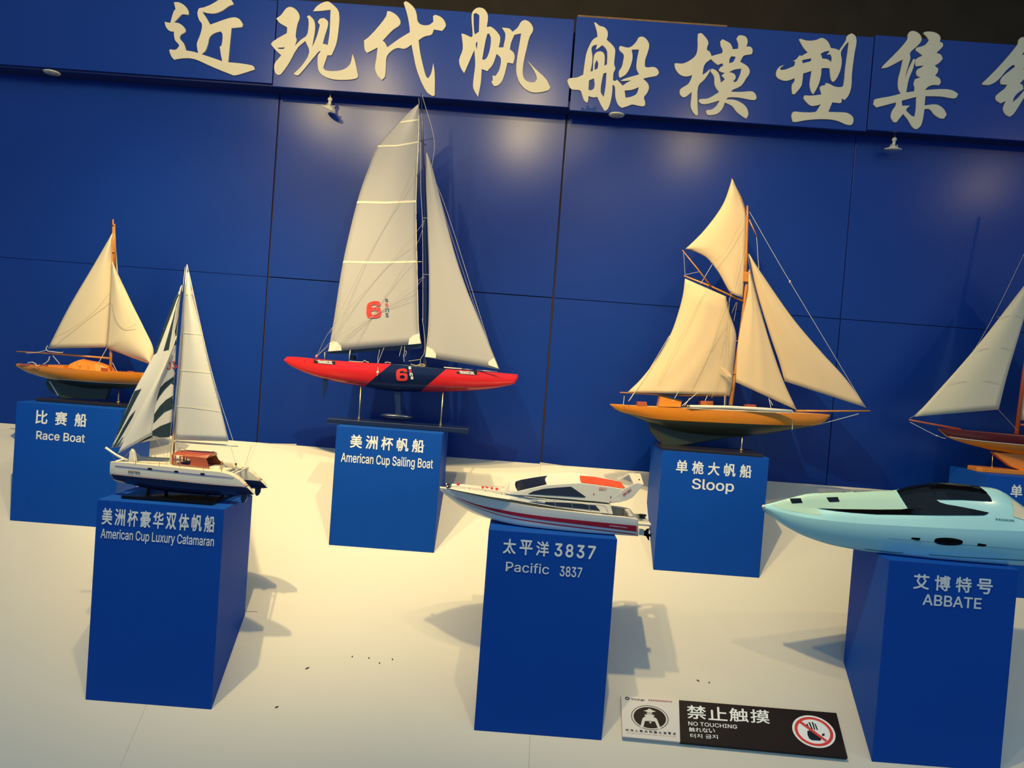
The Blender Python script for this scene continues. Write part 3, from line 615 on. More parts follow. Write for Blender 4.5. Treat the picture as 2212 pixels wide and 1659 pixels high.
stand_post(C, 970, 1418, 963, 1532, CB, b1, zb, .0032)
boxloft(C, CB, [(388,1268,388,1236,.040,.038),(515,1275,515,1240,.048,.046)], 'orange', b1, 'aft_deck')
boxloft(Cr, CB, [(560,640,585,572,.048,.044),(640,650,690,520,.048,.036),(700,660,770,490,.048,.030),(900,690,900,518,.046,.030),(1080,700,1060,545,.044,.030),(1170,705,1150,575,.040,.028),(1290,715,1275,625,.032,.026)], 'orange', b1, 'cabin', camber=.004)
plate('companionway', Cr, [(1172,630),(1280,640),(1285,698),(1172,692)], CB-.040, .006, 'reddeck', b1)
for q in ((788,603),(936,613)):
    p = at(*Cr(*q), CB-.0475); G().tube([p+Vector((0, -.002, 0)), p+Vector((0, .004, 0))], .0014, 8).obj('porthole', 'reddeck', b1)
boxloft(Cr, CB, [(1650,712,1655,692,.01,.009),(1755,718,1752,698,.01,.009)], 'reddeck', b1, 'deck_hatch')
boxloft(C, CB, [(155,1242,155,1228,.02,.018),(370,1256,370,1240,.045,.042)], 'reddeck', b1, 'cockpit_floor')
spar('mast', [C(901,1293), C(903,1130), C(918,500), C(922,300), C(921,52)], CB, [.0055, .0052, .0045, .0042, .0024], b1, 'spar')
spar('topmast', [C(938,440), C(936,250), C(932,95)], CB-.006, [.003, .0028, .0022], b1, 'spar')
spar('boom', [C(135,1128), C(500,1150), C(893,1184)], CB, [.0022, .0036, .0038], b1, 'spar')
sail('mainsail', [C(914,165),C(760,430),C(560,770),C(390,1104)], [C(916,165),C(912,400),C(900,700),C(868,1096)], CB-.004, 'sail_race', b1, .022)
sail('jib', [C(914,398),C(903,600),C(885,900),C(866,1097),C(867,1099),C(1000,1150),C(1120,1195),C(1226,1232)], [C(918,398),C(960,495),C(1040,665),C(1090,770),C(1170,930),C(1250,1110),C(1228,1230)], CB-.012, 'sail_race', b1, .018, n=30)
sail('back_sail', [C(934,190),C(940,330),C(950,480)], [C(938,170),C(945,300),C(962,505)], CB+.012, 'sail_race', b1, .0, n=6)
rope('rope', [C(868,1105), C(800,1225)], CB-.03, b1, .0012)
rope('rope', [C(430,1162), C(487,1230)], CB-.04, b1, .0012)
rope('rope', [C(916,1220), C(955,1298)], CB-.03, b1, .0010)
rope('rope', [C(403,1168), C(398,1195), C(375,1220), C(352,1232)], CB-.03, b1, .0016)
rope('rope', [C(388,1080), C(375,1108), C(392,1125), C(430,1130), C(505,1138), C(512,1126)], CB-.008, b1, .0016)
rope('rope', [C(215,1142), C(300,1136), C(372,1120)], CB-.006, b1, .0010)
rope('rope', [C(225,1222), C(262,1216), C(290,1230), C(300,1245), C(322,1240)], CB-.05, b1, .0016)
rope('rope', [C(936,95), C(945,300), C(958,490)], CB+.010, b1, .0008)
rope('rope', [C(895,650), C(790,780), C(620,920), C(440,1020)], CB-.034, b1, .0007, 'cordtan')
rope('rope', [C(906,690), C(925,800), C(960,890), C(1010,938), C(1060,930), C(1105,906)], CB-.036, b1, .0007, 'cordtan')
for q in ((928,96),(926,318)):
    p = at(*C(*q), CB-.004); G().ell(p, .006, .005, .0035).obj('mast_band', 'spar', b1, smooth=True)

# ---- 2. cup yacht -------------------------------------------------------
C = crop(600, 640, 4.174); Ct = crop(600, 190, 3.253)
b2 = thing('model_sailboat', 'red and navy hulled model yacht with tall grey-white sails marked 6 sens', 'model boat', (-.60, CB, TB))
zb = TB+.019
G().box(at(*C(450, 1110), CB-.05).x, at(*C(1722, 1205), CB-.05).x, CB-.060, CB+.052, TB+.0004, zb).obj('stand_board', 'navybase', b2, bevel=.002)
sh = [(55,572),(85,545),(330,565),(520,580),(800,600),(1030,611),(1280,637),(1520,657),(1800,675),(2165,705)]
lo = [(55,577),(100,620),(250,692),(420,747),(600,787),(780,817),(1000,850),(1280,862),(1600,859),(1900,838),(2080,805),(2140,785),(2165,745)]
g = G(); beam = bump(.050, .10, .55, 2.0); n = 72; fs_, fl = curve(sh), curve(lo); R = 14; rings = []
for i in range(n+1):
    t = i/n; x = 55+(2165-55)*t; b = beam(t); S = at(*C(x, fs_(x)), CB-b); K = at(*C(x, fl(x)), CB); rr = []
    for j in range(-R, R+1):
        v = 1-abs(j)/R; s = 1 if j > 0 else -1; rr.append(Vector((S.x+(K.x-S.x)*v, CB+s*b*max(0, 1-v**2.4)**.5, S.z-(S.z-K.z)*v)))
    rings.append(rr)
k = 2*R+1; bm = bmesh.new(); bv = [bm.verts.new(p) for r in rings for p in r]
for i in range(n):
    for j in range(k-1): bm.faces.new([bv[i*k+j], bv[(i+1)*k+j], bv[(i+1)*k+j+1], bv[i*k+j+1]])
bm.faces.new([bv[j] for j in range(k)]); bm.faces.new([bv[n*k+k-1-j] for j in range(k)])
cuts = []
for (pa, pb) in (((1030,608),(780,812)), ((1520,655),(1280,864))):
    A_, B_ = at(*C(*pa), CB-.04), at(*C(*pb), CB-.03); d = B_-A_; no = Vector((-d.z, 0, d.x)).normalized()
    if no.x < 0: no = -no
    bmesh.ops.bisect_plane(bm, geom=bm.verts[:]+bm.edges[:]+bm.faces[:], plane_co=A_, plane_no=no, dist=1e-6); cuts.append((A_, no))
bm.verts.index_update(); V = [v.co.copy() for v in bm.verts]; FF = [tuple(v.index for v in f.verts) for f in bm.faces]
mid = [1 if ((f.calc_center_median()-cuts[0][0]).dot(cuts[0][1]) > 0 and (f.calc_center_median()-cuts[1][0]).dot(cuts[1][1]) < 0) else 0 for f in bm.faces]; bm.free()
hb2 = BVHTree.FromPolygons(V, FF)
h2o = make('hull', V, [f for f, q in zip(FF, mid) if not q], 'red', b2, smooth=True, label='glossy red ends of the hull')
make('hull_band', V, [f for f, q in zip(FF, mid) if q], 'navy', b2, smooth=True, label='navy slanted middle band of the hull')
G().add([Vector((r[0].x, CB+s*(r[-1].y-CB)*.96, r[0].z-.0008)) for r in rings for s in (-1, 1)], [(2*i, 2*i+1, 2*i+3, 2*i+2) for i in range(n)]).obj('deck', 'greyplastic', b2)
G().prism([at(*C(x, y), CB-.008) for x, y in ((1045,858),(1110,860),(1108,1000),(1118,1070),(1055,1070),(1062,1000))], (0, .016, 0)).obj('keel_fin', 'navy', b2, bevel=.003)
p = at(*C(1070,1085), CB); G().ell(p, .066, .016, .0125, 20, 12).obj('keel_bulb', 'navy', b2, smooth=True)
plate('rudder', C, [(405,740),(448,742),(446,790),(436,840),(412,908),(408,905),(404,830)], CB, .006, 'navy', b2)
stand_post(C, 750, 815, 730, 1130, CB-.012, b2, zb, .0028); stand_post(C, 1491, 862, 1466, 1188, CB-.012, b2, zb, .0028)
def plq(name, pts, m): decal(name, [C(*q) for q in pts], [hb2], m, h2o, grid=3, eps=.0016)
plq('name_plate', [(328,565),(520,579),(519,612),(326,598)], 'blackflat'); plq('name_plate', [(1613,662),(1798,675),(1797,706),(1612,693)], 'blackflat')
fh2 = lambda x, y: drape_pt(x, y, [hb2], .0022, CB-.05)
def hb(s, TL, TR, BL, m, bold=.0, nm='lettering'): text(nm, s, C(*TL), C(*TR), C(*BL), fh2, m, h2o, bold)
hb('TRANSICIEL', (360,576), (498,586), (359,603), 'sticker', .03); hb('TRANSICIEL', (1637,672), (1775,681), (1636,697), 'sticker', .03)
def six(nm, TL, TR, BL, fn, m, par):              # the wide squarish 6 of the sail badge
    TL, TR, BL = Vector(TL), Vector(TR), Vector(BL)
    o = smooth_outline([(.98,.30),(.94,.08),(.72,.00),(.30,.03),(.08,.16),(.01,.50),(.03,.84),(.16,.97),(.50,1.0),(.86,.97),(.98,.86),(1.0,.62),(.96,.45),(.86,.38),(.36,.38),(.34,.27),(.42,.21),(.66,.20),(.70,.30)], 60, 3)
    h = smooth_outline([(.34,.60),(.40,.56),(.66,.56),(.72,.60),(.73,.74),(.66,.80),(.40,.80),(.34,.75)], 60, 2)
    L = [[Vector((p.x, p.y, 0)) for p in o], [Vector((p.x, p.y, 0)) for p in h]]; t = tessellate_polygon(L); fl_ = L[0]+L[1]
    make(nm, [fn(*(TL+(TR-TL)*p.x+(BL-TL)*p.y)) for p in fl_], [tuple(a) for a in t], m, par)
six('number_six', C(1064,652), C(1168,650), C(1070,763), fh2, 'redflat', h2o)
for ch, x, y, w, h_, m in (('s',1178,632,26,26,'sticker'),('e',1184,662,24,26,'redflat'),('n',1190,690,26,28,'sticker'),('s',1198,722,25,26,'sticker')):
    hb(ch, (x,y), (x+w,y+1), (x+1,y+h_), m, .03, 'character')
Ms, ms_b = sail('mainsail', [Ct(984,116),Ct(880,210),Ct(706,405),Ct(640,560),Ct(560,795),Ct(460,1220),Ct(390,1659),C(455,500)], [Ct(990,118),Ct(993,300),Ct(985,500),Ct(975,800),Ct(978,1100),Ct(982,1220),Ct(990,1659),C(1283,360),C(1297,428)], CB-.002, 'sail_cup', b2, .030, n=30)
Js, js_b = sail('jib', [Ct(1044,455),Ct(1041,650),Ct(1050,900),Ct(1062,1300),Ct(1058,1659),C(1328,548)], [Ct(1047,455),Ct(1085,560),Ct(1240,1150),Ct(1340,1450),C(1740,30),C(2000,660)], CB-.006, 'sail_cup', b2, .016, n=26)
def on(name, tr, pts, m, **k): decal(name, pts, [tr], m, Ms if tr is ms_b else Js, Yd=CB-.02, eps=.0012, grid=4, **k)
on('batten', ms_b, [Ct(706,404),Ct(840,400),Ct(985,373),Ct(985,386),Ct(840,412),Ct(700,416)], 'batten')
on('batten', ms_b, [Ct(560,795),Ct(760,799),Ct(976,789),Ct(976,804),Ct(760,814),Ct(556,810)], 'batten')
on('batten', ms_b, [Ct(460,1215),Ct(700,1220),Ct(980,1214),Ct(980,1227),Ct(700,1234),Ct(458,1229)], 'batten')
on('batten', ms_b, [Ct(868,236),Ct(988,218),Ct(988,228),Ct(856,248)], 'batten')
spar('batten_end', [Ct(985,1221), Ct(1013,1222)], CB-.006, .0011, b2, 'batten')
on('luff_tape', ms_b, [Ct(985,120),Ct(991,120),Ct(993,300),Ct(985,500),Ct(976,800),Ct(979,1100),Ct(984,1220),Ct(992,1659),C(1283,360),C(1274,360),Ct(985,1659),Ct(976,1220),Ct(971,1100),Ct(968,800),Ct(977,500),Ct(985,300)], 'batten')
on('corner_patch', ms_b, [C(457,497),C(468,400),C(530,410),C(570,445),C(578,488)], 'patch'); on('corner_patch', ms_b, [C(1176,436),C(1185,385),C(1220,352),C(1270,335),C(1290,425)], 'patch')
on('corner_patch', js_b, [C(1330,546),C(1345,450),C(1400,480),C(1428,520),C(1425,556)], 'patch'); on('corner_patch', js_b, [C(1990,650),C(1900,620),C(1898,590),C(1950,555)], 'patch')
fm = lambda x, y: drape_pt(x, y, [ms_b], .0014, CB-.03)
six('number_six', C(800,50), C(930,42), C(802,200), lambda x, y: drape_pt(x, y, [ms_b], .0032, CB-.03), 'redflat', Ms)
for ch, x, y, w, h_, m in (('s',967,22,28,29,'navyflat'),('e',968,62,28,34,'redflat'),('n',971,106,30,36,'navyflat'),('s',971,150,28,38,'navyflat')):
    text('character', ch, C(x,y), C(x+w,y+1), C(x+1,y+h_), fm, m, Ms, .005)
spar('mast', [Ct(1008,40), Ct(1013,200), Ct(1019,400), Ct(1030,700), Ct(1037,950), Ct(1040,1310), Ct(1038,1659), C(1330,575), C(1325,632)], CB+.008, [.0022, .0030, .0040, .0052, .0060, .0075, .0080, .0080, .0070], b2, 'navy', label='glossy navy mast')
plate('boom', C, [(430,500),(600,488),(1000,456),(1300,428),(1302,470),(1120,486),(800,500),(640,520),(430,515)], CB+.006, .010, 'navy', b2)
for q, w in (((1035,915), 10), ((1041,1312), 14)):
    p = at(*Ct(*q), CB); G().tube([p+Vector((-w*.0009, -.004, 0)), p+Vector((w*.0009, -.004, .0))], .0014, 6).obj('spreader', 'steel', b2)
spar('spreader', [Ct(1018,368), Ct(1098,355)], CB, .0012, b2, 'navy'); spar('spreader', [Ct(1002,368), Ct(1042,405)], CB-.008, .0016, b2, 'navy')
for r_ in ([Ct(1012,45), Ct(1098,357), Ct(1082,560)], [Ct(1085,600), Ct(1200,900), Ct(1440,1659), C(1960,600)],
           [Ct(991,70), Ct(993,118)]): rope('stay', r_, CB-.004, b2, .0006)
rope('stay', [Ct(1085,560), Ct(1170,880), C(1745,0), C(1870,340), C(1965,580)], CB-.008, b2, .0006, 'cordgrey')
for r_ in ([Ct(1028,925), Ct(984,1000), Ct(700,1330), C(500,270), C(352,535)], [Ct(1030,925), Ct(960,1130), C(700,420)], [Ct(1030,1330), Ct(880,1480), C(560,350), C(356,535)], [C(360,535), C(470,440), C(800,230), Ct(1030,1320)], [Ct(1000,420), Ct(880,740), Ct(620,1210), C(470,330)]):
    rope('running_stay', r_, CB-.036, b2, .00055, 'cordgrey')
rope('shroud', [Ct(1003,380), Ct(1005,700), Ct(1018,1000), Ct(1020,1600), C(1305,200), C(1328,420), C(1318,520), C(1290,560), C(1282,605)], CB-.006, b2, .0007)
rope('shroud', [C(1180,585), C(1282,570)], CB-.02, b2, .0006)
p = at(*C(350,542), CB-.03); G().ell(p, .0055, .003, .0068).obj('block', 'pink', b2, smooth=True, label='pale pink rope block')
for r_ in ([C(958,462), C(905,600), C(902,660)], [C(920,480), C(905,545), C(902,600)]): rope('sheet', r_, CB-.045, b2, .0007)
p = at(*C(901,685), CB-.055); G().ell(p, .005, .003, .0065).obj('block', 'cord', b2, smooth=True)
rope('sheet', [C(901,640), C(905,665)], CB-.052, b2, .0018, 'cordtan'); rope('sheet', [C(900,700), C(897,716)], CB-.055, b2, .0016, 'cordtan')
for r_ in ([C(1118,450), C(1095,540)], [C(1145,450), C(1140,520), C(1133,530), C(1140,590)], [C(1148,490), C(1160,500), C(1152,530), C(1142,545)]): rope('sheet', r_, CB-.03, b2, .0007)
for r_ in ([C(640,585), C(760,592), C(780,578), C(800,590), C(822,596)], [C(965,600), C(990,594), C(1020,602)], [C(1200,612), C(1250,625), C(1290,612), C(1320,618), C(1322,630), C(1260,622)]): rope('coiled_rope', r_, CB-.035, b2, .0014, 'cordtan')
spar('tiller_post', [C(658,470), C(650,510), C(645,570)], CB-.02, [.0010, .0022, .0016], b2, 'cord'); boxloft(C, CB, [(650,572,652,525,.02,.015),(690,575,688,530,.02,.015)], 'black', b2, 'winch')
spar('deck_post', [C(424,505), C(422,565)], CB-.02, .0014, b2, 'cord')
spar('deck_pole', [C(1498,641), C(1660,655)], CB-.04, .0020, b2, 'batten', label='cream pole on deck'); 
for a, b_ in ((1665,1758), (1795,1985)): spar('deck_rail', [C(a,655+(a-1665)*.08), C(b_,655+(b_-1665)*.08)], CB-.035, .0013, b2, 'steel')

# ---- 3. gaff sloop ------------------------------------------------------
C = crop(1300, 370, 2.633); Cd = crop(1300, 780, 3.687)
b3 = thing('model_sailboat', 'large orange hulled gaff sloop model with four ecru sails on the Sloop pedestal', 'model boat', (.62, CB, TB))
zb = TB+.012
G().box(at(*Cd(450, 690), CB-.05).x, at(*Cd(1240, 750), CB-.05).x, CB-.125, CB+.05, TB+.0004, zb).obj('stand_board', 'baseboard', b3, bevel=.002)
shc = [(68,343),(285,358),(560,370),(700,378),(1000,394),(1250,406),(1560,416),(1815,425)]
wlc = [(68,352),(130,396),(250,426),(420,461),(700,479),(1000,493),(1300,506),(1600,513),(1720,508),(1790,470),(1815,440)]
loc = [(68,354),(130,400),(250,440),(370,490),(600,560),(900,598),(1200,594),(1500,548),(1700,514),(1790,474),(1815,442)]
T3, B3, D3, _ = hull(Cd, CB, 68, 1815, shc, wlc, loc, bump(.075, .12, .5), b3, 'orange', 'keelpaint', 'ivory_deck', n=44)
plate('keel', Cd, [(368,478),(395,560),(440,615),(484,682),(640,674),(800,648),(960,618),(1150,600),(1380,572),(1380,540),(900,540),(500,500)], CB, .022, 'keelpaint', b3, bevel=.005)
plate('rudder', Cd, [(364,472),(400,470),(440,560),(484,652),(478,664),(430,610),(385,560)], CB, .007, 'keelpaint', b3)
plate('rudder_edge', Cd, [(420,520),(427,520),(480,632),(476,640)], CB-.012, .002, 'maroon', b3)
stand_post(Cd, 1120, 592, 1110, 716, CB-.03, b3, zb, .0030)
for nm, x0_, x1_, y0_, y1_, w in (('deck_box',282,362,356,323,.02), ('deck_box',787,890,360,317,.022), ('deck_box',1150,1232,375,346,.018)):
    boxloft(Cd, CB, [(x0_,y0_,x0_+2,y1_,w,w),(x1_,y0_+5,x1_-2,y1_+3,w,w)], 'reddeck', b3, nm)
for q in range(5): spar('slat', [Cd(792,326+q*6), Cd(886,330+q*6)], CB-.0225, .0006, b3, 'orange')
plate('hatch_box', Cd, [(452,362),(466,275),(638,318),(628,366)], CB-.02, .05, 'orange', b3)
plate('hatch_lid', Cd, [(458,272),(464,266),(644,312),(640,320)], CB-.02, .056, 'keelpaint', b3)
sp = G(); sp.tube([at(*Cd(a, b_), CB-.075) for a, b_ in ((700,362),(1000,368),(1300,385),(1515,400))], [.0062, .0065, .0068, .0055], 10); sp.obj('rolled_sail', 'sail_cat', b3, smooth=True, label='white rolled sail along the deck edge')
spar('brass_ferrule', [Cd(676,357), Cd(704,361)], CB-.075, .0040, b3, 'brass')
spar('lower_mast', [C(732,1330), C(752,1190), C(800,850), C(828,600), C(830,572)], CB, [.0075, .0075, .0072, .0062, .0060], b3)
spar('topmast', [C(817,630), C(822,450), C(828,250), C(828,195)], CB-.008, [.0050, .0050, .0044, .0030], b3)
G().box(*(lambda a, b_: (a.x, b_.x, CB-.016, CB+.004, b_.z, a.z))(at(*C(808,572), CB-.01), at(*C(834,630), CB-.01))).obj('mast_cap', 'spar', b3, bevel=.001)
spar('topsail_yard', [C(738,42), C(790,150), C(820,232)], CB-.004, [.0020, .0030, .0030], b3)
spar('gaff', [C(467,594), C(620,655), C(800,738)], CB-.006, [.0028, .0042, .0044], b3)
spar('club_spar', [C(458,448), C(540,550), C(622,657)], CB-.010, [.0018, .0030, .0030], b3)
spar('boom', [C(103,1258), C(400,1273), C(728,1274)], CB-.004, [.0022, .0038, .0042], b3)
spar('bowsprit', [C(1100,1362), C(1300,1364), C(1526,1363)], CB, [.0042, .0038, .0030], b3)
spar('spreader', [C(838,275), C(882,372)], CB-.01, [.0024, .0022], b3)
sail('topsail', [C(740,46),C(700,165),C(650,250),C(570,350),C(482,437),C(482,439),C(590,488),C(660,570),C(700,640),C(728,692)], [C(744,46),C(785,140),C(818,240),C(820,330),C(820,420),C(818,500),C(812,580),C(806,660),C(800,720)], CB-.006, 'sail_sloop', b3, .014, n=34)
ms, ms3 = sail('mainsail', [C(473,610),C(462,700),C(435,805),C(390,930),C(310,1070),C(220,1185),C(145,1258)], [C(706,712),C(720,790),C(762,920),C(760,1010),C(748,1120),C(742,1200),C(728,1273)], CB-.010, 'sail_sloop', b3, .028, n=26, folds=.0026)
sail('staysail', [C(832,600),C(828,700),C(792,870),C(772,1000),C(762,1200)], [C(838,555),C(872,690),C(920,860),C(1020,1160),C(1108,1358)], CB-.010, 'sail_sloop', b3, .014, n=22, folds=.0022)
sail('jib', [C(835,472),C(880,680),C(960,940),C(1008,1080),C(1040,1195)], [C(838,470),C(900,568),C(1080,828),C(1250,1030),C(1385,1178),C(1505,1345)], CB-.004, 'sail_sloop', b3, .016, n=24, folds=.0022)
rope('forestay', [C(840,230), C(1068,625), C(1500,1345)], CB-.002, b3, .0009)
rope('forestay', [C(828,450), C(845,560), C(905,800), C(1010,1150), C(1108,1358)], CB-.006, b3, .0007, 'cordtan')
p = at(*C(1070,628), CB-.002); G().ell(p, .004, .003, .006).obj('block', 'cordtan', b3, smooth=True)
rope('bobstay', [Cd(1722,508), Cd(2045,420)], CB, b3, .0011); rope('stay', [C(880,372), C(893,555)], CB-.008, b3, .0009)
rope('stay', [C(464,455), C(474,590)], CB-.008, b3, .0006); rope('stay', [C(475,588), C(560,570)], CB-.008, b3, .0006); rope('stay', [C(628,530), C(562,640)], CB-.010, b3, .0010)
for r_ in ([C(815,300), C(790,450), C(740,700)], [C(808,260), C(700,460), C(620,520)], [C(735,690), C(712,830), C(700,1000), C(660,1180), C(625,1290)], [C(725,720), C(720,900), C(708,1200), C(704,1330)],
           [C(706,720), C(620,1010), C(500,1260)], [C(770,745), C(752,850)], [C(765,745), C(740,805)], [C(600,660), C(440,960), C(320,1200)], [C(700,860), C(620,1020)], [C(668,1040), C(700,900), C(715,740)]):
    rope('running_rope', r_, CB-.042, b3, .0006, 'cordtan')
rope('topping_lift', [C(385,935), C(235,1185), C(160,1300)], CB-.02, b3, .0009)
for r_ in ([C(182,1262), C(152,1308)], [C(438,1248), C(405,1308)], [C(545,1258), C(455,1335)], [C(500,1290), C(470,1335)], [C(600,1275), C(588,1305)], [C(128,1278), C(122,1330)], [C(699,1275), C(697,1345)], [C(950,1290), C(962,1345)], [C(972,1330), C(955,1300)], [C(1088,1362), C(1083,1470)]):
    rope('sheet', r_, CB-.045, b3, .0013)
plate('pennant', C, [(668,1112),(700,1120),(735,1155),(738,1172),(715,1165),(690,1135)], CB-.045, .001, 'sail_sloop', b3, bevel=0)
for q in ((770,965),(750,1150)): spar('mast_hook', [C(q[0]-8,q[1]-3), C(q[0]+10,q[1]+3)], CB-.009, .0012, b3)

# ---- 4. right hand yacht ------------------------------------------------
C = crop(1930, 580, 3.457)
b4 = thing('model_sailboat', 'maroon hulled model yacht with olive jib, cut by the right edge of the photo', 'model boat', (1.86, CB, TB))
zb = TB+.016
G().prism([Vector((at(*C(585,1500), CB).x, CB-.03, TB+.0004)), Vector((at(*C(615,1500), CB).x, CB-.045, TB+.0004)), Vector((2.30, CB-.045, TB+.0004)), Vector((2.30, CB+.045, TB+.0004)), Vector((at(*C(615,1500), CB).x, CB+.045, TB+.0004)), Vector((at(*C(585,1500), CB).x, CB+.03, TB+.0004))], (0, 0, .0156)).obj('stand_board', 'orange', b4, bevel=.001)
T4, B4, D4, _ = hull(C, CB, 335, 2900, [(335,1192),(490,1205),(975,1252),(1600,1305),(2900,1400)], [(335,1200),(380,1250),(975,1318),(1600,1372),(2900,1440)],
     [(335,1204),(390,1254),(530,1305),(650,1336),(750,1362),(975,1400),(1500,1450),(2200,1470),(2900,1450)], bump(.075, .06, .5), b4, 'maroon', 'orange', 'orange', n=40)
wl_d = curve([(345,1212),(385,1250),(975,1318),(1600,1372),(2800,1436)])
decal('waterline_stripe', band([C(x, wl_d(x)-2.5) for x in range(385, 1500, 40)], [C(x, wl_d(x)+3.5) for x in range(385, 1500, 40)]), [T4.bvh(), B4.bvh()], 'ivory', b4, grid=12)
plate('keel', C, [(745,1372),(800,1420),(880,1480),(960,1512),(1500,1560),(1900,1590),(2100,1470),(1400,1420)], CB, .024, 'orange', b4, bevel=.005)
stand_post(C, 742, 1380, 735, 1485, CB, b4, zb, .0016); stand_post(C, 2300, 1490, 2295, 1590, CB, b4, zb, .0016)
spar('bowsprit', [C(115,1130), C(300,1165), C(500,1200)], CB, [.0032, .0042, .0045], b4, 'reddeck')
spar('mast', [C(918,1235), C(975,780), C(1100,0), C(1230,-640)], CB, [.0075, .0072, .006, .004], b4, 'reddeck')
sail('jib', [C(1076,5),C(975,128),C(620,585),C(300,950),C(155,1107)], [C(1078,5),C(975,370),C(910,590),C(845,810),C(785,1053)], CB-.004, 'sail_right', b4, .016, n=22)
sail('mainsail', [C(1110,-100),C(1010,600),C(950,1000),C(930,1130)], [C(1114,-100),C(1600,500),C(1800,900),C(1900,1210)], CB+.004, 'sail_right', b4, .016, n=20)
spar('boom', [C(935,1165), C(1950,1240)], CB+.004, [.004, .003], b4, 'reddeck')
rope('forestay', [C(122,1120), C(150,1106), C(620,583), C(1230,-640)], CB-.003, b4, .0008, 'cordgrey'); rope('sheet', [C(785,1056), C(925,1208)], CB-.006, b4, .0006, 'cordgrey'); rope('bobstay', [C(125,1148), C(320,1248), C(390,1270)], CB, b4, .0010)
spar('bow_fitting', [C(315,1247), C(350,1256)], CB, .0022, b4, 'steel')
for a, b_, d_, e in ((400,850,830,840), (590,605,900,590), (770,362,975,352)):
    rope('seam', [C(a,b_), C((a+d_)/2, (b_+e)/2-2), C(d_,e)], CB-.019, b4, .0005, 'cordgrey')

# ---- 5. catamaran -------------------------------------------------------
C = crop(210, 930, 5.672); Cs = crop(200, 550, 3.0175)
CN, CF, CM = -.800, -.668, -.735
b5 = thing('model_catamaran', 'white and navy catamaran model with red cabin and striped headsail, front left', 'model boat', (-1.215, CM, TF))
G().box(-1.36, -1.065, -.845, -.640, TF+.0004, TF+.010).obj('stand_board', 'black', b5, bevel=.001)
shn = [(160,382),(400,400),(800,440),(1000,460),(1300,492),(1520,515),(1640,548),(1740,610),(1830,690),(1920,778)]
wln = [(165,535),(500,570),(900,610),(1300,652),(1600,678),(1830,697),(1860,720),(1920,782)]
lon = [(165,540),(185,590),(210,612),(400,660),(600,705),(900,750),(1300,785),(1600,795),(1850,792),(1920,784)]
cat = {}
for nm, dy in (('near', 0), ('far', CF-CN)):
    T5, B5, D5, oh_ = hull(C, CN, 160, 1920, shn, wln, lon, bump(.025, .25, .55, 2.5), b5, 'ivory', 'navy', 'ivory_deck', n=40, power=3.2, dy=dy)
    if not cat: cat = dict(t=T5.bvh(), b=B5.bvh()); h5o = oh_
hb5 = [cat['t'], cat['b']]
def off(pts, dy, c=CN): return [at(*C(*p), c)+Vector((0, dy, 0)) for p in pts]
for dy in (0, CF-CN):
    G().prism([p+Vector((0, -.003, 0)) for p in off([(1762,780),(1838,790),(1835,835),(1812,875),(1795,885),(1775,882),(1762,850)], dy)], (0, .006, 0)).obj('rudder', 'navy', b5, bevel=.001)
    for x in (625, 1350):
        a = at(*C(x, 690 if x < 1000 else 775), CN)+Vector((0, dy, 0)); G().tube([a, Vector((a.x, a.y, TF+.010))], .006, 10).obj('stand_leg', 'black', b5)
    for q, (x, y) in enumerate(((1690,582),(1735,605),(1800,662),(1822,678))):
        a = at(*C(x, y), CN)+Vector((0, dy, .001)); G().box(a.x-.004, a.x+.005, a.y-.012, a.y+.012, a.z-.002, a.z+.001).obj('stern_tread', 'reddeck', b5)
decal('sheer_stripe', [C(222,430),C(600,468),C(1000,512),(C(1300,542)),C(1675,580),C(1675,587),C(1300,552),C(1000,521),C(600,478),C(222,440)], hb5, 'blueline', h5o, Yd=CN-.02, grid=10, label='royal blue hull stripe')
decal('boot_stripe', [C(180,524),C(500,558),C(900,598),C(1300,639),C(1600,667),C(1820,686),C(1820,689),C(1600,670),C(1300,642),C(900,602),C(500,562),C(180,528)], hb5, 'redflat', h5o, Yd=CN-.02, grid=10, label='thin red hull stripe')
for x0_, y0_, x1_, y1_ in ((618,457,675,483),(943,491,997,516),(1264,520,1320,545)):
    o_ = smooth_outline([(x0_+8,y0_),(x1_-8,y0_+3),(x1_,y0_+8),(x1_-2,y1_-5),(x1_-10,y1_),(x0_+8,y1_-3),(x0_,y1_-9),(x0_+1,y0_+6)], 60, 2)
    decal('porthole', [C(p.x, p.y) for p in o_], hb5, 'black', h5o, Yd=CN-.02, grid=6)
text('lettering', 'MISTRAL', C(383,490), C(536,503), C(381,516), lambda x, y: drape_pt(x, y, hb5, .0010, CN-.02), 'keelpaint', h5o, .02)
# bridge deck and coamings
boxloft(C, CM, [(440,440,440,395,.045,.045),(800,462,800,425,.048,.046),(1180,490,1180,455,.050,.047),(1560,520,1560,492,.050,.047)], 'ivory_deck', b5, 'bridge_deck')
for x, y, dy in ((1240,492,0),(955,466,0),(628,428,0),(1240,492,CF-CN),(955,466,CF-CN),(628,428,CF-CN)):
    a = at(*C(x-50, y-6), CN-.004)+Vector((0, dy, 0)); b_ = at(*C(x+50, y+4), CN-.004)+Vector((0, dy, 0)); g = G()
    g.add([Vector((a.x, a.y-.006, a.z+.0025)), Vector((b_.x-.002, a.y-.006, b_.z+.0025)), Vector((b_.x+.001, a.y+.012, b_.z+.0035)), Vector((a.x+.003, a.y+.012, a.z+.0035)),
           Vector((a.x, a.y-.006, a.z-.002)), Vector((b_.x-.002, a.y-.006, b_.z-.002)), Vector((b_.x+.001, a.y+.012, b_.z-.002)), Vector((a.x+.003, a.y+.012, a.z-.002))],
          [(0,1,2,3),(4,7,6,5),(0,4,5,1),(1,5,6,2),(2,6,7,3),(3,7,4,0)]); g.obj('deck_hatch', 'reddeck', b5)
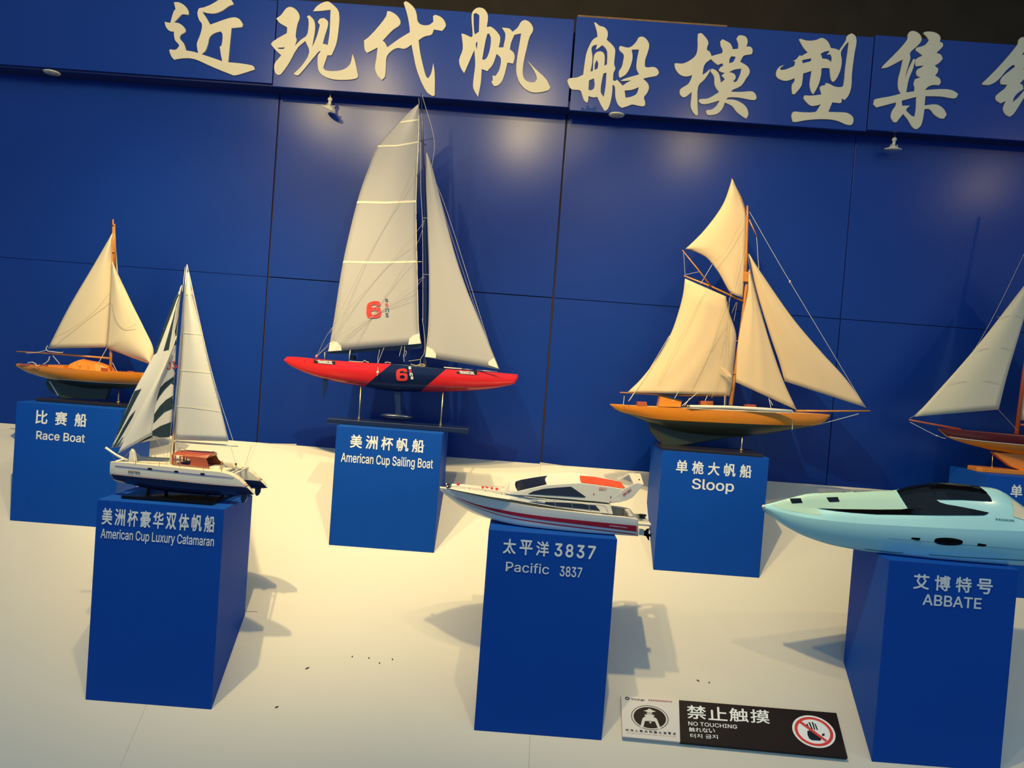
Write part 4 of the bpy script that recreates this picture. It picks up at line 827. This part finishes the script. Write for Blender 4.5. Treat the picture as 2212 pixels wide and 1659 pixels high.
# cabin: roof, posts, sills, rear side panels
CW = .044
boxloft(C, CM, [(915,300,918,290,CW,CW-.004),(1010,305,1020,280,CW,CW-.012),(1150,325,1150,290,CW,CW-.010),(1330,345,1345,302,CW,CW-.010),(1345,340,1388,296,CW,CW-.016)], 'reddeck', b5, 'cabin_roof', camber=.008)
for s in (-1, 1):
    cy = CM+s*(CW-.002)
    def side(nm, pts, m='reddeck'):
        P = [at(*C(*p), CM-CW) for p in pts]; P = [Vector((p.x, cy-.0015, p.z)) for p in P]; G().prism(P, (0, .003, 0)).obj(nm, m, b5)
    side('cabin_side', [(1118,436),(1142,400),(1146,372),(1125,350),(1095,338),(1020,325),(1020,316),(1200,322),(1330,338),(1345,380),(1372,470),(1290,462)])
    side('cabin_post', [(912,300),(934,302),(934,410),(912,412)]); side('cabin_post', [(1004,312),(1022,316),(1022,422),(1004,420)]); side('cabin_post', [(948,306),(962,308),(960,412),(948,410)])
    side('cabin_sill', [(912,405),(1120,425),(1120,438),(912,418)])
P = [at(*C(x, y), CM) for x, y in ((1388,285),(1405,300),(1440,370),(1500,418),(1508,432),(1440,425),(1345,400),(1340,330))]
G().prism([p+Vector((0, .030, 0)) for p in P], (0, .003, 0)).obj('rear_flap', 'reddeck', b5)
boxloft(C, CM, [(925,450,925,420,CW-.006,CW-.006),(1180,470,1180,438,CW-.006,CW-.006)], 'black', b5, 'cabin_interior')
boxloft(C, CM, [(1370,470,1370,440,.03,.028),(1500,480,1490,446,.03,.026)], 'ivory', b5, 'cockpit_seat')
# masts and sails
spar('mast', [C(912,412), Cs(545,1000), Cs(575,600), Cs(600,270), Cs(617,65)], CM, [.0060, .0058, .0050, .0042, .0026], b5, 'steel')
ms5, ms5b = sail('mainsail', [Cs(619,120),Cs(602,270),Cs(592,500),Cs(574,755),Cs(552,985),Cs(540,1208)], [Cs(625,112),Cs(650,262),Cs(712,520),Cs(770,770),Cs(835,1020),Cs(883,1218)], CM-.006, 'sail_cat', b5, .020, n=26)
spar('boom', [Cs(530,1217), Cs(700,1230), Cs(945,1248)], CM-.002, [.0030, .0032, .0028], b5, 'ivory')
def on5(nm, tr, pts, m, **k): return decal(nm, [Cs(*p) for p in pts], [tr], m, ms5 if tr is ms5b else gs, Yd=CM-.01, eps=.0011, grid=3, **k)
for q in ([(592,503),(708,514),(708,524),(592,512)], [(576,748),(770,763),(772,774),(574,757)], [(550,982),(650,990),(832,1012),(834,1026),(650,1000),(550,992)]): on5('batten', ms5b, q, 'batten')
on5('head_patch', ms5b, [(619,150),(628,135),(650,262),(608,262)], 'batten')
gs, gsb = sail('headsail', [Cs(578,200),Cs(500,380),Cs(397,655),Cs(273,888),Cs(190,1090),Cs(120,1262)], [Cs(582,200),Cs(562,400),Cs(545,600),Cs(530,850),Cs(518,1050),Cs(503,1190)], CM+.006, 'sail_cat', b5, .018, n=28, label='headsail with dark green stripes')
for q in ([(578,202),(582,202),(585,240),(560,245)], [(560,244),(572,244),(548,300),(500,430),(420,640),(397,655),(440,530),(500,380)], [(574,250),(566,262),(545,330),(497,620),(463,628),(520,430),(556,300)],
          [(580,260),(572,270),(558,400),(535,500),(543,545),(548,588),(530,592),(548,480)],
          [(418,958),(430,880),(470,835),(530,793),(533,852),(512,838),(470,880),(436,925)], [(396,1102),(402,1040),(440,985),(480,945),(526,918),(524,1003),(470,1025),(430,1065)],
          [(387,1188),(390,1150),(440,1118),(513,1090),(504,1188),(440,1192),(400,1180)], [(275,890),(320,874),(262,985),(190,1130),(118,1260),(190,1090)],
          [(282,1012),(262,1060),(210,1150),(142,1262),(132,1262),(200,1130),(245,1055)], [(205,1185),(160,1262),(150,1262),(190,1200)], [(240,1240),(330,1205),(385,1180),(392,1190),(300,1230),(235,1258)]):
    on5('stripe', gsb, q, 'green')
js5, js5b = sail('jib', [Cs(546,530),Cs(480,690),Cs(370,900),Cs(270,1090),Cs(163,1298)], [Cs(549,530),Cs(500,690),Cs(440,870),Cs(400,1040),Cs(385,1176)], CM-.010, 'sail_cat', b5, .014, n=24)
text('lettering', '030', Cs(478,702), Cs(585,686), Cs(482,752), lambda x, y: drape_pt(x, y, [gsb], .0012, CM), 'redflat', gs, .004)
for r_ in ([Cs(617,68), Cs(770,740), Cs(916,1215)], [Cs(624,100), Cs(690,420), Cs(886,1215)], [Cs(604,80), Cs(585,240)]): rope('stay', r_, CM-.004, b5, .0008)
for r_ in ([Cs(604,85), Cs(585,600), Cs(515,1110), Cs(480,1360)], [Cs(606,270), Cs(530,1090), Cs(500,1330)], [Cs(385,1178), Cs(430,1225), C(860,410)], [C(1640,205), C(1695,400)], [C(1890,180), C(1810,440)], [C(1140,170), C(1090,215)], [C(970,150), C(985,260)], [C(985,150), C(990,260)], [C(420,235), C(340,320)], [C(440,250), C(530,325)], [C(165,270), C(222,375)]):
    rope('rigging_line', r_, CM-.02, b5, .0005, 'cordgrey')
for s, dy in ((0, 0), (1, CF-CN)):
    rl = [at(*C(*p), CN-.018)+Vector((0, dy, 0)) for p in ((440,388),(760,402),(1010,420),(1300,455),(1520,470))]
    G().tube(rl, .0006, 5).obj('guard_rail', 'steel', b5)
    for (x, y) in ((470,412),(760,438),(1010,452),(1300,487),(1522,508)):
        a = at(*C(x, y), CN-.018)+Vector((0, dy, 0)); G().tube([a, a+Vector((0, 0, .014))], .0010, 6).obj('rail_post', 'brass', b5)
# bow arm, bow cone, cross beams, davits, wheel, radar frame
spar('bow_arm', [(*C(100,208), CM-.03), (*C(230,300), CM-.02), (*C(370,375), CM-.02)], CM, [.0040, .0042, .0060], b5, 'ivory')
a = at(*C(235,378), CN); G().tube([a, a+Vector((0, CF-CN, 0))], .0035, 8).obj('cross_beam', 'ivory', b5, smooth=True)
P = [at(*C(x, y), CM-.03) for x, y in ((375,395),(395,260),(418,222),(440,262),(455,345),(462,400))]; G().prism(P, (0, .018, 0)).obj('bow_fin', 'ivory', b5, bevel=.002)
for dx in (0, 150):
    a = at(*C(1560+dx*.6, 545), CN); b_ = at(*C(1790+dx*.4, 455), CF); G().tube([a, b_], .0028, 8).obj('stern_beam', 'ivory', b5, smooth=True)
w = at(*C(1525,440), CM-.03); G().tube([w+Vector((.0015*math.cos(t*.5236), .011*math.sin(t*.5236), .019*math.cos(t*.5236))) for t in range(13)], .0009, 6, False).obj('wheel', 'brass', b5)
G().tube([w+Vector((0, 0, .018)), w+Vector((0, 0, -.016))], .0012, 6).obj('wheel_post', 'brass', b5)
for pts in ([C(1010,270), C(1012,210), C(1072,222), C(1070,262)], [C(1000,245), C(1010,285)]): rope('radar_frame', pts, CM-.02, b5, .0014, 'greyplastic')
p = at(*C(1697,412), CM); G().ell(p, .0028, .0028, .0034).obj('stern_light', 'black', b5)
G().tube([p, p+Vector((.002, 0, -.012))], .0012, 6).obj('light_post', 'brass', b5)
p = at(*C(962,98), CM-.012); G().ell(p, .0012, .0010, .0012, 8, 5).obj('eyelet', 'brass', b5)

# ---- 6. motor yacht -----------------------------------------------------
C = crop(930, 1000, 4.424); C2 = crop(1140, 1010, 7.9); C3 = crop(940, 1020, 9.217)
c6 = -.750
b6 = thing('model_motor_yacht', 'white motor yacht model with crimson stripes and orange-red cockpit', 'model boat', (.02, c6, TF))
bm6 = lambda t: .004+.096*max(0, 1-(1-min(1, t*1.12))**2.1)-(.006*max(0, t-.8)/.2)
gy = curve([(90,236),(170,250),(380,300),(600,348),(850,395),(1050,432),(1300,462),(1550,492),(1750,512),(1900,528),(1985,545)])
cy = curve([(90,246),(200,330),(350,420),(570,528),(800,588),(1050,622),(1300,650),(1600,682),(1985,715)])
H6 = G(); n = 44; rings = []; rim = []
for i in range(n+1):
    t = i/n; x = 90+(1985-90)*t; b = bm6(t); fl_ = .55+.35*min(1, t*2.2)
    S = at(*C(x, gy(x)), c6-b); K = at(*C(x, cy(x)), c6-b*fl_); K.z = max(K.z, TF+.004); kz = TF+.001+(S.z-TF)*max(0, (1-t*3.0))**2.0*.9
    kz = min(kz, K.z-.0005); half = []
    for j in range(9):
        v = j/8; half.append(Vector((S.x+(K.x-S.x)*v, c6-b*(1-(1-fl_)*v**1.6), S.z+(K.z-S.z)*v)))
    half.append(Vector((K.x, c6-b*fl_*.5, (K.z+kz)/2))); half.append(Vector((K.x, c6, kz)))
    full = half+[Vector((p.x, 2*c6-p.y, p.z)) for p in reversed(half[:-1])]
    rings.append(full); rim.append((S, b))
k = len(rings[0]); H6.add([p for r in rings for p in r], [(i*k+j, (i+1)*k+j, (i+1)*k+j+1, i*k+j+1) for i in range(n) for j in range(k-1)]+[tuple(range(k)), tuple(range(n*k, n*k+k))])
h6o = H6.obj('hull', 'gelcoat', b6, smooth=True); h6 = [H6.bvh()]
iC = 36
D6 = G(); D6.add([Vector((S.x, c6+s*b, S.z)) if s else Vector((S.x, c6, S.z+.003)) for S, b in rim[:iC+1] for s in (-1, 0, 1)], [(i*3+j, i*3+j+1, i*3+j+4, i*3+j+3) for i in range(iC) for j in range(2)]); D6.obj('deck', 'ivory', b6, smooth=True)
Sx, Se = rim[iC][0].x, rim[-1][0].x; fz = rim[iC][0].z-.030
G().box(Sx-.01, Se, c6-.080, c6+.080, fz-.002, fz).obj('cockpit_floor', 'greyplastic', b6)
for s in (-1, 1):
    q = [Vector((S.x, c6+s*(b-.001), S.z+.001)) for S, b in rim[iC:]]+[Vector((S.x, c6+s*(b-.014), S.z+.001)) for S, b in reversed(rim[iC:])]
    G().prism(q, (0, 0, -.004)).obj('coaming', 'ivory', b6, bevel=.001)
G().box(Se-.020, Se, c6-.086, c6+.086, TF+.012, rim[-1][0].z).obj('transom', 'gelcoat', b6, bevel=.003)
# bathing platform
pa = at(*C(1985,600), c6-.078); pb = at(*C(2122,604), c6-.078)
G().box(pa.x-.01, pb.x-.004, c6-.078, c6+.078, pa.z, pa.z+.010).obj('bathing_platform', 'ivory', b6, bevel=.004)
G().box(pa.x, pb.x-.02, c6-.02, c6+.06, pa.z+.0101, pa.z+.011).obj('platform_pad', 'greyplastic', b6)
p = at(*C(2025,510), c6); G().lathe((p.x, c6+.0, pa.z+.0105), [(.010, 0), (.008, .006), (.013, .008), (.013, .012)], 16).obj('mooring_cleat', 'black', b6, smooth=True)
# propeller drive
q = at(*C(2000,655), c6-.02); G().box(q.x-.002, q.x+.014, c6-.022, c6-.004, q.z-.012, q.z+.006).obj('drive_bracket', 'gelcoat', b6, bevel=.001)
plate('drive_leg', C, [(2005,672),(2010,640),(2035,640),(2050,650),(2070,630),(2110,628),(2088,640),(2085,675),(2112,690),(2108,702),(2090,705),(2092,745),(2078,735),(2060,702),(2020,690)], c6-.012, .005, 'black', b6)
for a_ in range(3):
    q = at(*C(2100,695), c6-.012); ang = a_*2.094; G().prism([q+Vector((.001, 0, 0)), q+Vector((.003, math.sin(ang-.4)*.009, math.cos(ang-.4)*.009)), q+Vector((.001, math.sin(ang+.4)*.009, math.cos(ang+.4)*.009))], (.001, 0, 0)).obj('propeller_blade', 'black', b6)
# foredeck trunk, lower deckhouse, upper works
TR6 = boxloft(C, c6, [(150,238,200,225,.012,.006),(250,262,300,240,.034,.022),(400,292,430,262,.056,.040),(560,322,580,282,.068,.050),(760,352,760,300,.072,.054)], 'ivory', b6, 'foredeck_trunk', camber=.009)
LO6 = boxloft(C, c6, [(700,340,730,300,.066,.058),(930,382,930,330,.074,.068),(1200,428,1200,350,.078,.074),(1500,468,1490,378,.080,.076),(1745,492,1720,398,.080,.076)], 'ivory', b6, 'deckhouse', camber=.004)
UP6 = boxloft(C, c6, [(690,292,708,268,.050,.040,.020),(740,300,752,258,.062,.056,.022),(840,310,832,268,.070,.066,.029),(960,318,960,244,.074,.070,.028),(1100,330,1110,212,.076,.072,.026),(1300,345,1340,196,.077,.072,.026),(1430,358,1440,192,.077,.072,.022),(1560,368,1560,208,.077,.073,.019),(1700,384,1700,228,.077,.074,.015),(1830,372,1850,250,.076,.074,.012)], 'ivory', b6, 'upper_works')
u6 = [UP6.bvh(), LO6.bvh(), TR6.bvh()]
def on6(nm, pts, m, tr=u6, grid=3, CC=C, par=None, **k): return decal(nm, [CC(*p) for p in pts], tr, m, par or UP6.o, Yd=c6+.03, eps=.0012, grid=grid, smooth=False, **k)
on6('windscreen', [(815,180),(868,163),(1000,140),(1115,124),(1098,145),(1094,165),(1108,200),(1112,205),(980,236),(832,268),(812,232),(807,205)], 'glass', label='dark wrap windscreen')
on6('side_window', [(930,297),(985,270),(1075,248),(1200,236),(1342,226),(1400,265),(1486,325),(1465,329),(1200,312)], 'glass')
on6('side_window', [(935,370),(1100,372),(1300,380),(1570,400),(1622,458),(1450,440),(1250,420),(1100,398)], 'glass', par=LO6.o)
CK = at(*C(1430,160), c6)
on6('cockpit_lining', [(1425,124),(1560,134),(1700,160),(1925,206),(1852,248),(1700,225),(1560,206),(1440,190),(1430,165)], 'scarlet', label='orange-red open cockpit lining')
boxloft(C, c6, [(1505,215,1507,180,.012,.012),(1560,218,1560,182,.012,.012)], 'scarlet', b6, 'cockpit_seat')
boxloft(C, c6, [(1720,235,1725,205,.030,.028),(1870,248,1850,228,.030,.028)], 'scarlet', b6, 'cockpit_seat')
plate('wing', C, [(1690,388),(1720,340),(1790,300),(1850,248),(1945,200),(1985,192),(2038,205),(1990,262),(1930,332),(1870,360),(1800,376)], c6-.072, .007, 'ivory', b6, bevel=.001)
plate('wing', C, [(1690,388),(1720,340),(1790,300),(1850,248),(1945,200),(1985,192),(2038,205),(1990,262),(1930,332),(1870,360),(1800,376)], c6+.072, .007, 'ivory', b6, bevel=.001)
A6 = [at(*C(1945,203), c6-.074), at(*C(2038,205), c6-.074), at(*C(2005,100), c6+.074), at(*C(1895,96), c6+.074)]
G().prism(A6, (0, 0, -.005)).obj('radar_arch', 'ivory', b6, bevel=.001)
plate('arch_strut', C, [(1780,152),(1895,96),(1907,106),(1800,168)], c6+.072, .005, 'ivory', b6)
x_ = (A6[1].x+A6[0].x)/2+.004; z_ = (A6[0].z+A6[2].z)/2-.010
for yy, m_, r_ in ((.050, 'pinkred', .0042), (.02, 'reddeck', .0018), (-.03, 'black', .0024)):
    G().ell((x_+.003, c6+yy, z_+.0115), r_, r_, r_).obj('arch_lamp', m_, b6, smooth=True)
for q, m_ in (((1560,295),'reddeck'),((1722,325),'black'),((1720,367),'pinkred')):
    p = drape_pt(*C(*q), u6, .001, c6-.07); G().ell(p, .0020, .0014, .0020, 10, 6).obj('side_lamp', m_, b6, smooth=True)
# hull stripes
def rib(nm, up_, lo_, m, eps=.0010):
    f1, f2 = curve(up_), curve(lo_); a_ = max(up_[0][0], lo_[0][0]); b_ = min(up_[-1][0], lo_[-1][0]); xs = [a_+(b_-a_)*i/40 for i in range(41)]
    decal(nm, band([C(x, f1(x)) for x in xs], [C(x, f2(x)) for x in xs]), h6, m, h6o, Yd=c6-.08, eps=eps, grid=9)
rib('wide_stripe', [(215,318),(450,398),(700,452),(1000,500),(1400,545),(1968,600)], [(215,320),(450,412),(700,482),(1000,535),(1400,585),(1968,656)], 'crimson')
rib('narrow_stripe', [(250,345),(450,425),(700,503),(1000,557),(1400,608),(1960,678)], [(250,347),(450,430),(700,511),(1000,568),(1400,619),(1960,687)], 'crimson')
text('lettering', 'INTERNATIONAL', C(1710,592), C(1884,612), C(1708,604), lambda x, y: drape_pt(x, y, h6, .0014, c6-.09), 'sticker', h6o, .01)
fu = lambda x, y: drape_pt(x, y, u6, .0014, c6-.05)
text('lettering', '3837', C2(1218,333), C2(1345,345), C2(1210,378), fu, 'redflat', UP6.o, .004)
text('lettering', 'SPORT', C2(1615,455), C2(1760,350), C2(1640,490), lambda x, y: at(x, y, c6-.0762), 'redflat', b6, .01)
for q in ([(922,262),(978,258),(985,290),(950,330),(925,325)], [(1000,268),(1050,270),(1075,300),(1040,322),(1005,318)], [(1085,275),(1150,272),(1152,345),(1105,340),(1110,310)], [(1202,275),(1258,280),(1250,362),(1200,360)]):
    on6('red_mark', q, 'redflat', CC=C3, grid=5, par=TR6.o)
# rails
def rail6(pts, off_y, ps, s=1):
    fn = lambda p: (lambda q: Vector((q.x, 2*c6-q.y if s < 0 else q.y, q.z)))(at(*C(*p), c6-off_y(p[0])))
    G().tube([fn(p) for p in pts], .0010, 6).obj('hand_rail', 'steel', b6, smooth=True)
    for a_, b_ in ps: G().tube([fn(a_), fn(b_)], .0009, 6).obj('rail_post', 'steel', b6)
oy = lambda x: bm6((x-90)/1895)*.93
R6 = [(180,222),(300,228),(520,258),(680,283),(850,318),(1010,335),(1180,356),(1340,373),(1510,398),(1655,408),(1678,430),(1702,492)]
P6 = [((372,237),(380,290)),((520,258),(545,332)),((678,283),(705,360)),((848,318),(870,387)),((1008,335),(1035,410)),((1178,356),(1205,432)),((1342,373),(1366,446)),((1510,398),(1530,468))]
rail6(R6, oy, P6); rail6(R6, oy, P6, -1)
for q in ((160,205),(170,228)):
    p = at(*C(*q), c6-.012 if q[1] > 210 else c6+.012); G().ell(p, .009, .004, .0035).obj('bow_cleat', 'black', b6)
p = at(*C(265,205), c6); G().ell(p, .006, .006, .006).obj('bow_light', 'pinkred', b6, smooth=True)

# ---- 7. speedboat -------------------------------------------------------
C = crop(1630, 1000, 3.80); C8 = crop(1900, 1030, 7.09)
c7_ = -.750; X1 = 2900
b7 = thing('model_speedboat', 'pale turquoise speedboat model with glossy black canopy', 'model boat', (1.27, c7_, TF))
bm7 = lambda t: .003+.107*max(0, 1-(1-min(1, t*1.45))**2.0)-.014*max(0, t-.7)/.3
gy = curve([(68,362),(180,395),(300,425),(500,460),(800,492),(1200,517),(1700,542),(2212,562),(2900,590)])
by = curve([(68,370),(110,400),(200,480),(280,535),(400,597),(600,665),(800,706),(1100,752),(1500,792),(2212,846),(2900,895)])
sy = curve([(68,356),(300,392),(420,415),(560,418),(700,412),(1000,426),(1350,431),(1900,434),(2212,485),(2900,560)])
ty = curve([(68,350),(300,356),(510,372),(800,379),(1150,381),(1300,372),(1400,340),(1490,305),(1700,303),(1950,322),(2080,345),(2212,400),(2400,480),(2900,540)])
zy = curve([(68,349),(180,320),(300,288),(450,252),(700,241),(1000,229),(1150,223),(1230,205),(1300,187),(1450,166),(1600,167),(1850,193),(2000,218),(2100,290),(2212,372),(2400,455),(2900,520)])
H7 = G(); D7 = G(); n = 56; rh = []; rd = []
for i in range(n+1):
    t = i/n; x = 68+(X1-68)*t; b = bm7(t); f2 = .45+.35*min(1, t*2)
    S = at(*C(x, gy(x)), c7_-b); K = at(*C(x, by(x)), c7_-b*f2); K.z = max(K.z, TF+.004); kz = min(K.z-.0004, TF+.001+(S.z-TF)*max(0, 1-t*3.2)**2*.9); half = []
    for j in range(11):
        v = j/10; half.append(Vector((S.x+(K.x-S.x)*v, c7_-b*(1+.03*math.sin(v*3.1)-(1-f2)*v**2.0), S.z+(K.z-S.z)*v)))
    half.append(Vector((K.x, c7_, kz)))
    rh.append(half+[Vector((p.x, 2*c7_-p.y, p.z)) for p in reversed(half[:-1])])
    P1 = at(*C(x, sy(x)), c7_-b*.84); P2 = at(*C(x, ty(x)), c7_-b*.60); P3 = at(*C(x, zy(x)), c7_)
    for P_ in (P1, P2, P3): P_.x = S.x+(P_.x-S.x)*min(1, t*6)
    if P2.z < P1.z: P2.z = P1.z
    P3.z = max(P3.z, P2.z+.001)
    ctl = [S, (S*.5+P1*.5)+Vector((0, .0, .001)), P1, P1.lerp(P2, .5), P2, Vector((P2.x*.4+P3.x*.6, c7_-b*.36, P2.z+(P3.z-P2.z)*.62)), Vector((P3.x, c7_-b*.18, P2.z+(P3.z-P2.z)*.92)), P3]
    rd.append(ctl+[Vector((p.x, 2*c7_-p.y, p.z)) for p in reversed(ctl[:-1])])
k = len(rh[0]); H7.add([p for r in rh for p in r], [(i*k+j, (i+1)*k+j, (i+1)*k+j+1, i*k+j+1) for i in range(n) for j in range(k-1)]+[tuple(range(k)), tuple(range(n*k, n*k+k))])
k = len(rd[0]); D7.add([p for r in rd for p in r], [(i*k+j, i*k+j+1, (i+1)*k+j+1, (i+1)*k+j) for i in range(n) for j in range(k-1)]+[tuple(range(n*k, n*k+k))])
H7.obj('hull', 'teal', b7, smooth=True); D7.obj('deck', 'teal', b7, smooth=True); h7 = [H7.bvh()]; d7 = [D7.bvh()]
G().ell(at(*C(74,358), c7_), .006, .006, .006).obj('bow_tip', 'ivory', b7, smooth=True)
def on7(nm, pts, m, tr, CC=C, grid=4, eps=.0016, **k): return decal(nm, [CC(*p) for p in pts], tr, m, D7.o if tr is d7 else H7.o, Yd=c7_, eps=eps, grid=grid, **k)
on7('foredeck', [(135,345),(300,290),(450,250),(700,241),(1000,228),(1148,226),(1200,310),(1254,374),(1205,383),(1000,384),(700,380),(510,372),(540,410),(560,432),(430,420),(250,385)], 'tealdeck', d7, eps=.0006, label='pale green foredeck panel')
on7('canopy', [(1165,228),(1230,205),(1300,188),(1450,167),(1600,169),(1720,178),(1845,196),(1900,240),(1935,285),(1950,320),(1880,315),(1700,304),(1490,303),(1520,325),(1580,342),(1660,355),(1780,378),(1922,408),(1905,422),(1880,431),(1600,431),(1350,430),(1000,425),(800,411),(660,396),(512,373),(700,381),(1000,385),(1205,384),(1258,375),(1215,310)], 'black', d7, label='glossy black canopy and side flash')
on7('deck_line', [(450,247),(700,238),(1000,224),(1000,220),(700,234),(450,243)], 'black', d7)
for q in ([(288,294),(378,290),(394,328),(305,333)], [(588,284),(682,281),(698,319),(612,322)]): on7('deck_hatch', q, 'black', d7)
for q in ([(1290,611),(1356,614),(1360,618),(1350,636),(1335,635),(1284,624)], [(1832,658),(1900,668),(1903,675),(1895,683),(1826,682)]): on7('hull_vent', q, 'black', h7)
o_ = smooth_outline([(835,985),(850,950),(900,935),(1000,930),(1120,938),(1240,965),(1270,985),(1262,1020),(1225,1040),(1120,1048),(950,1038),(850,1008)], 70, 3)
on7('hull_window', [(p.x, p.y) for p in o_], 'black', h7, CC=C8)
on7('hull_line', [(900,703),(1060,722),(1222,736),(1222,740),(1060,727),(900,707)], 'tealline', h7); on7('hull_line', [(1430,748),(1700,770),(2000,785),(2300,800),(2300,806),(2000,791),(1700,775),(1430,753)], 'tealline', h7)
on7('hull_line', [(1100,618),(1700,668),(2300,720),(2300,722),(1700,670),(1100,620)], 'tealline', h7)
on7('rear_seat', [(2105,305),(2160,335),(2190,372),(2300,385),(2400,450),(2212,470),(2120,440),(2125,370)], 'ivory_deck', d7, label='cream rear deck pad')
text('lettering', 'PASSION', C8(1775,635), C8(2055,658), C8(1780,665), lambda x, y: drape_pt(x, y, d7+h7, .0016, c7_-.08), 'tealline', b7, .01)

# ================================================================== CRUMBS ON THE SLOPE
def crumb(px, py, L, ang, label):
    c = ramp(px, py, .0018); a = Vector((math.cos(ang), math.sin(ang)*.76, math.sin(ang)*.64)); t = Vector((0, -.64, .76))
    g = G(); g.tube([c-a*L, c-a*L*.4+t*.001, c+a*L*.5+t*.0005, c+a*L], [.0006, .0020, .0017, .0004], 6)
    o = g.obj('crumb', 'dirt'); meta(o, label, 'debris', 'crumbs on the white slope')
crumb(664, 1443, .007, .6, 'curled brown crumb on the white slope beneath the Cup yacht pedestal')
crumb(598, 1527, .006, .5, 'brown crumb lowest on the slope right of the catamaran pedestal')
crumb(1508, 1470, .005, -.5, 'brown speck just above the no touching board, left one')
crumb(1532, 1474, .003, .4, 'brown speck just above the no touching board, right one')
for q, w_ in (((761,1418), 'leftmost'), ((797,1421), 'second from left'), ((820,1432), 'lowest'), ((848,1424), 'rightmost')):
    crumb(q[0], q[1], .0022, .3, w_+' of four tiny brown specks in a row mid slope')
